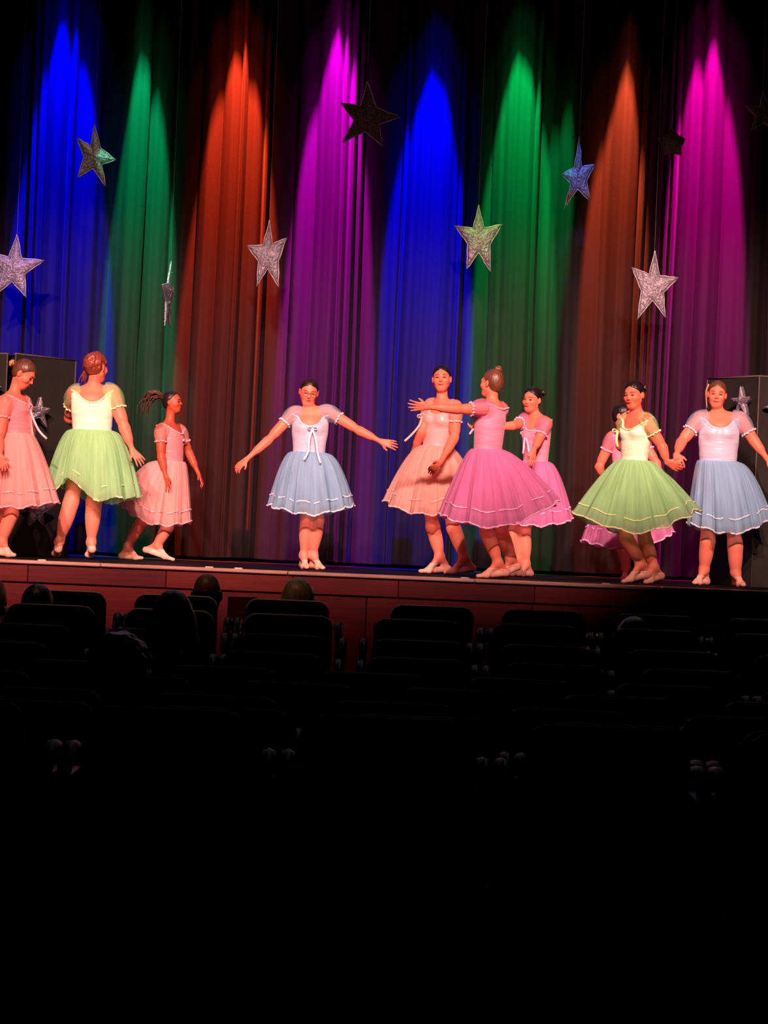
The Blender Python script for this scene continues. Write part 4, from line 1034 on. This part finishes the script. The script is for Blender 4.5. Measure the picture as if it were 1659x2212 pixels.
dancer(dict(Y=19.35, yaw=80, s=0.98, dress='pink', neck=(27, 850), waist=(36, 934), waist_px=62, head=(53, 807), hyaw=78, hpitch=34, hs=1.0,
    shA=(12, 868, -0.14), shB=(50, 866, 0.14), elA=(-3, 955, -0.16), wrA=(0, 985, -0.26), tiA=(8, 1010, -0.28), elB=(66, 930, 0.22), wrB=(60, 975, 0.18), tiB=(60, 1000, 0.15),
    handA=dict(thumb=(1, -0.2, 0.3), curl=25, side=1),
    kna=(26, 1112, -0.08), ana=(4, 1170, -0.06), hea=(-8, 1190, -0.06), toa=(31, 1198, -0.09), knb=(8, 1108, 0.1), anb=(-24, 1168, 0.12), heb=(-34, 1185, 0.12), tob=(4, 1197, 0.10), lifta=0.01,
    hemL=(-42, 1082), hemR=(125, 1085), hemB=(45, 1098), power=0.75, bow=(60, 880), bowfree=True, tails=([(72, 905, -0.02), (84, 930, -0.04), (101, 948, -0.05)], [(66, 905, 0.0), (69, 930, 0.0), (72, 948, 0.0)]), bowsize=1.1,
    bun=(26, 784, 0.030, 0.02), bunhair='blond', hair='brown', neckline=(0.66, 0.95, 0.85), bust=0.5, seed=9, sw=0.95, waist_r=(0.125, 0.112)),
    'dancer in pink dress at the left edge with bowed head and pale bun')
dancer(dict(Y=19.9, yaw=186, s=1.0, sw=1.08, fat=1.22, dress='green', neck=(200, 833), waist=(199, 926), waist_px=84, head=(209, 792), hyaw=148, hpitch=4, hs=1.08,
    shA=(243, 846), shB=(160, 850), elA=(268, 922, -0.03), wrA=(286, 973, -0.06), tiA=(308, 1000, -0.10), elB=(150, 902, 0.22), wrB=(170, 925, 0.36), tiB=(185, 930, 0.42),
    handA=dict(thumb=(-1, -0.5, -0.5), curl=14, side=1, spread=1.6),
    kna=(203, 1084, 0.02), ana=(197, 1172, 0.02), hea=(199, 1189, -0.04), toa=(190, 1207, 0.10), lifta=0.05, knb=(154, 1084, 0.0), anb=(128, 1170, -0.02), heb=(126, 1186, -0.05), tob=(118, 1202, 0.12), liftb=0.04,
    hemL=(104, 1036), hemR=(300, 1072), hemB=(250, 1086), power=0.5, bumps=((245, 22, 0.13, 0.0), (200, 18, -0.05, 0.06), (300, 20, 0.02, 0.05), (225, 8, -0.06, 0)), waves=7, deep=0.12,
    hair='auburn', messy=True, bun=(194, 786, 0.042, -0.07), tail=(((186, 800), (182, 815), (180, 832)), 24, 0.012, 0.006), tailhair='auburn', neckline=(0.66, 0.95, 0.60), bust=0.6, face=False, seed=12, slv=1.1, dash2=((4, 9), (8, 22)), dash1=((3, 9), (10, 24)), armf=1.0),
    'dancer in green dress seen from behind, auburn hair in a loose bun')
dancer(dict(Y=20.6, yaw=72, s=0.86, dress='pink', neck=(366, 914), waist=(368, 994), waist_px=58, head=(373, 868), hyaw=74, hpitch=-4, hs=0.84,
    shA=(347, 928, -0.12), shB=(389, 930, 0.12), elA=(348, 986, -0.16), wrA=(358, 1029, -0.18), tiA=(363, 1062, -0.20), elB=(408, 978, 0.14), wrB=(429, 1024, 0.10), tiB=(440, 1048, 0.08),
    handA=dict(thumb=(1, -0.6, 0.0), curl=10, side=1, spread=1.5), handB=dict(thumb=(-0.2, -1, 0.1), curl=20, side=1),
    kna=(363, 1140, -0.08), ana=(340, 1180, -0.04), hea=(315, 1192, -0.03), toa=(374, 1211, -0.08), lifta=0.06, knb=(307, 1128, 0.1), anb=(276, 1180, 0.1), heb=(262, 1197, 0.1), tob=(306, 1211, 0.05),
    hemL=(262, 1092), hemR=(413, 1128), hemB=(345, 1134), power=0.55, bumps=((180, 24, 0.02, 0.10),), bow=(395, 952), bowfree=True, tails=([(392, 975, 0.02), (392, 1000, 0.0), (396, 1012, 0.0)],),
    hair='dark', fringe=0.02, tail=(((353, 862), (338, 852), (322, 858), (315, 880), (314, 912)), 60, 0.022, 0.0075), tailhair='brown2',
    neckline=(0.70, 0.96, 0.88), bust=0.0, skin=SKIN_B, seed=15, waist_r=(0.112, 0.100), straps=False),
    'young dancer in pink dress in profile with a flying dark ponytail')
dancer(dict(Y=19.75, yaw=-32, s=1.02, dress='coral', neck=(957, 868), waist=(941, 960), waist_px=56, head=(954, 817), hyaw=-6, hpitch=-2, hroll=3, hs=0.98,
    shA=(931, 874), shB=(984, 878), elA=(911, 932, -0.02), wrA=(892, 978, 0.10), tiA=(885, 1000, 0.14), elB=(982, 945, -0.10), wrB=(952, 998, -0.32), tiB=(926, 1020, -0.36),
    handB=dict(thumb=(-0.3, -0.6, 0.8), curl=16, side=-1),
    kna=(934, 1138, 0.0), ana=(950, 1203, 0.0), hea=(967, 1217, 0.04), toa=(908, 1235, -0.06), lifta=0.015, knb=(979, 1140, -0.04), anb=(1003, 1206, -0.04), heb=(1021, 1220, 0.0), tob=(962, 1244, -0.10), liftb=0.03,
    hemL=(829, 1082), hemR=(1036, 1080), hemB=(905, 1109), power=0.62, bumps=((240, 30, -0.02, 0.02),), bow=(914, 902), bowfree=True, tails=([(905, 920, -0.05), (890, 938, -0.08), (874, 953, -0.1)],),
    hair='black', smile=0.8, neckline=(0.66, 0.93, 0.8), bust=0.8, seed=21, dash2=((10, 26), (6, 16)), shoe=M_slip),
    'tall dancer in coral pink dress with dark hair looking toward the audience')
dancer(dict(Y=18.75, yaw=-118, s=0.95, dress='purple', neck=(1062, 868), waist=(1054, 968), waist_px=66, head=(1062, 827), hyaw=-128, hpitch=-2, hs=0.96,
    shA=(1084, 884, 0.10), shB=(1048, 883, -0.12), elA=(1066, 930, 0.26), wrA=(1040, 935, 0.34), tiA=(1025, 928, 0.38), elB=(992, 884, -0.2), wrB=(922, 879, -0.26), tiB=(880, 877, -0.28),
    handB=dict(thumb=(0.0, -0.4, 1.0), curl=8, side=1, spread=1.6),
    kna=(1084, 1158, 0.05), ana=(1103, 1205, 0.06), hea=(1118, 1217, 0.08), toa=(1078, 1248, 0.04), lifta=0.07, knb=(1050, 1152, -0.05), anb=(1076, 1216, -0.04), heb=(1093, 1233, -0.02), tob=(1032, 1250, -0.10), liftb=0.02,
    hemL=(950, 1112), hemR=(1208, 1080), hemB=(1050, 1138), power=0.75, hair='brown', bun=(1077, 797, 0.034, 0.0), face=False, bow=(1032, 905), bowfree=True, tails=([(1026, 915, 0.0), (1021, 928, 0.0), (1014, 938, 0.0)],),
    neckline=(0.75, 0.95, 0.86), bust=0.4, seed=27, dash2=((10, 24), (3, 8)), waist_r=(0.118, 0.100), waves=8),
    'dancer in orchid purple dress seen from behind, braided bun, arm stretched left')
dancer(dict(Y=20.3, yaw=-35, s=0.93, dress='purple', neck=(1160, 899), waist=(1157, 994), waist_px=56, head=(1149, 862), hyaw=-34, hpitch=6, hroll=-4, hs=0.93,
    shA=(1137, 908), shB=(1180, 914), elA=(1108, 920, -0.1), wrA=(1072, 922, -0.16), tiA=(1046, 922, -0.2), elB=(1165, 948, -0.14), wrB=(1153, 973, -0.3), tiB=(1150, 998, -0.34),
    handB=dict(thumb=(-0.6, -0.6, 0.2), curl=14, side=1),
    kna=(1106, 1160, 0.0), ana=(1118, 1208, 0.0), hea=(1130, 1222, 0.04), toa=(1096, 1240, -0.04), knb=(1132, 1150, -0.02), anb=(1136, 1218, 0.0), heb=(1146, 1230, 0.05), tob=(1118, 1246, -0.12),
    hemL=(1080, 1122), hemR=(1235, 1122), hemB=(1160, 1137), power=0.6, bow=(1136, 937), bowfree=True, tails=([(1132, 960, -0.1), (1130, 980, -0.1)], [(1140, 960, -0.12), (1144, 985, -0.14)]),
    hair='black', bun=(1172, 848, 0.028, 0.08), smile=0.8, neckline=(0.66, 0.93, 0.8), bust=0.4, seed=33, shoe=mat('dull_slipper', (0.55, 0.26, 0.22), 0.6)),
    'dancer in orchid purple dress facing front beside the braided bun dancer')
dancer(dict(Y=20.35, yaw=20, s=0.90, dress='purple', neck=(1352, 930), waist=(1352, 1012), waist_px=56, head=(1346, 898), hyaw=60, hpitch=10, hs=0.9,
    shA=(1322, 945), shB=(1385, 948), elA=(1294, 1008, 0.0), wrA=(1303, 1030, -0.1), tiA=(1318, 1046, -0.16), elB=(1418, 1000, 0.0), wrB=(1425, 1030, -0.05), tiB=(1428, 1052, -0.08),
    kna=(1345, 1165, 0.0), ana=(1352, 1226, 0.0), hea=(1354, 1240, 0.05), toa=(1348, 1256, -0.1), knb=(1378, 1165, 0.0), anb=(1392, 1222, 0.0), heb=(1396, 1238, 0.05), tob=(1402, 1250, -0.1),
    hemL=(1258, 1168), hemR=(1452, 1150), hemB=(1340, 1186), power=0.75, hair='black', hairlow=-0.09, neckline=(0.70, 0.93, 0.85), bust=0.3, seed=39, face=False, strands=([((1334, 880), (1330, 895), (1330, 908)), 0.02, 0.012],)),
    'dancer in magenta purple dress mostly hidden behind the front green dancer')
dancer(dict(Y=18.95, yaw=-42, s=0.97, dress='green', neck=(1377, 892), waist=(1370, 991), waist_px=62, head=(1369, 852), hyaw=-34, hpitch=8, hroll=3, hs=0.98,
    shA=(1352, 906), shB=(1396, 908), elA=(1340, 962, 0.12), wrA=(1368, 985, 0.22), tiA=(1392, 990, 0.24), elB=(1431, 966, -0.1), wrB=(1441, 998, -0.12), tiB=(1472, 1014, -0.12),
    handB=dict(thumb=(0.2, -0.5, 0.9), curl=24, side=-1),
    kna=(1352, 1164, -0.02), ana=(1384, 1218, 0.0), hea=(1398, 1234, 0.03), toa=(1346, 1263, -0.08), lifta=0.05, knb=(1393, 1168, 0.05), anb=(1412, 1226, 0.06), heb=(1428, 1240, 0.10), tob=(1394, 1262, 0.02), liftb=0.04,
    hemL=(1240, 1108), hemR=(1504, 1102), hemB=(1385, 1152), power=0.78, bow=(1336, 932), bowfree=True, tails=([(1332, 950, -0.05), (1334, 965, -0.05)],), waves=8,
    hair='black', bun=(1392, 838, 0.026, 0.08), smile=0.6, closed=True, neckline=(0.62, 0.93, 0.8), bust=0.7, seed=44, skin=SKIN_C, dash2=((12, 26), (3, 7)), band=0.82),
    'dancer in bright green dress at the right with dark hair, skirt flared wide')
dancer(dict(Y=19.75, yaw=-4, s=1.03, fat=1.08, dress='blue', neck=(1554, 892), waist=(1551, 993), waist_px=80, head=(1549, 851), hyaw=-8, hpitch=4, hroll=-4, hs=0.98,
    shA=(1512, 904), shB=(1598, 904), elA=(1472, 955, -0.06), wrA=(1461, 982, -0.3), tiA=(1468, 1006, -0.4), elB=(1627, 950, -0.04), wrB=(1656, 990, -0.1), tiB=(1680, 1012, -0.12),
    handA=dict(thumb=(0.5, -0.6, -0.4), curl=30, side=-1), handB=dict(thumb=(-0.3, -0.8, -0.4), curl=15, side=1),
    kna=(1529, 1168, 0.0), ana=(1521, 1230, 0.08), hea=(1526, 1246, 0.14), toa=(1500, 1260, -0.02), knb=(1588, 1178, -0.04), anb=(1589, 1238, 0.0), heb=(1590, 1252, 0.08), tob=(1605, 1270, -0.12),
    hemL=(1486, 1130), hemR=(1664, 1120), hemB=(1565, 1153), power=0.55, hair='brown', strands=([((1531, 830), (1525, 848), (1527, 880)), 0.008, 0.004, 'blond'],), 
    smile=0.1, neckline=(0.66, 0.97, 0.8), bust=0.9, seed=51, dash1=((20, 40), (3, 8)), dash2=((14, 30), (4, 10)), straps=False),
    'dancer in pale blue dress at the right edge holding hands with the green dancer')

spectator(-16, 1250, 13.1, 0.98, 'grey', 'brown-haired spectator at the left edge of the front row')
spectator(83, 1265, 12.3, 1.0, 'black', 'dark-haired spectator near the left edge, head above the second row')
spectator(449, 1238, 13.1, 0.98, 'black', 'balding spectator with dark head against the red stage front', bald=True)
spectator(376, 1279, 10.7, 1.08, 'black', 'spectator with long dark hair spreading over the shoulders', longhair=0.24)
spectator(645, 1252, 13.1, 1.12, 'grey', 'spectator with short light brown hair above the centre front seat')
spectator(263, 1380, 9.1, 1.16, 'black', 'nearest spectator with curly dark hair and a glinting earring', curly=True, earring=(325, 1528, 9.15))
spectator(1370, 1336, 12.3, 1.1, 'black', 'dark-haired spectator low among the seats at the right')
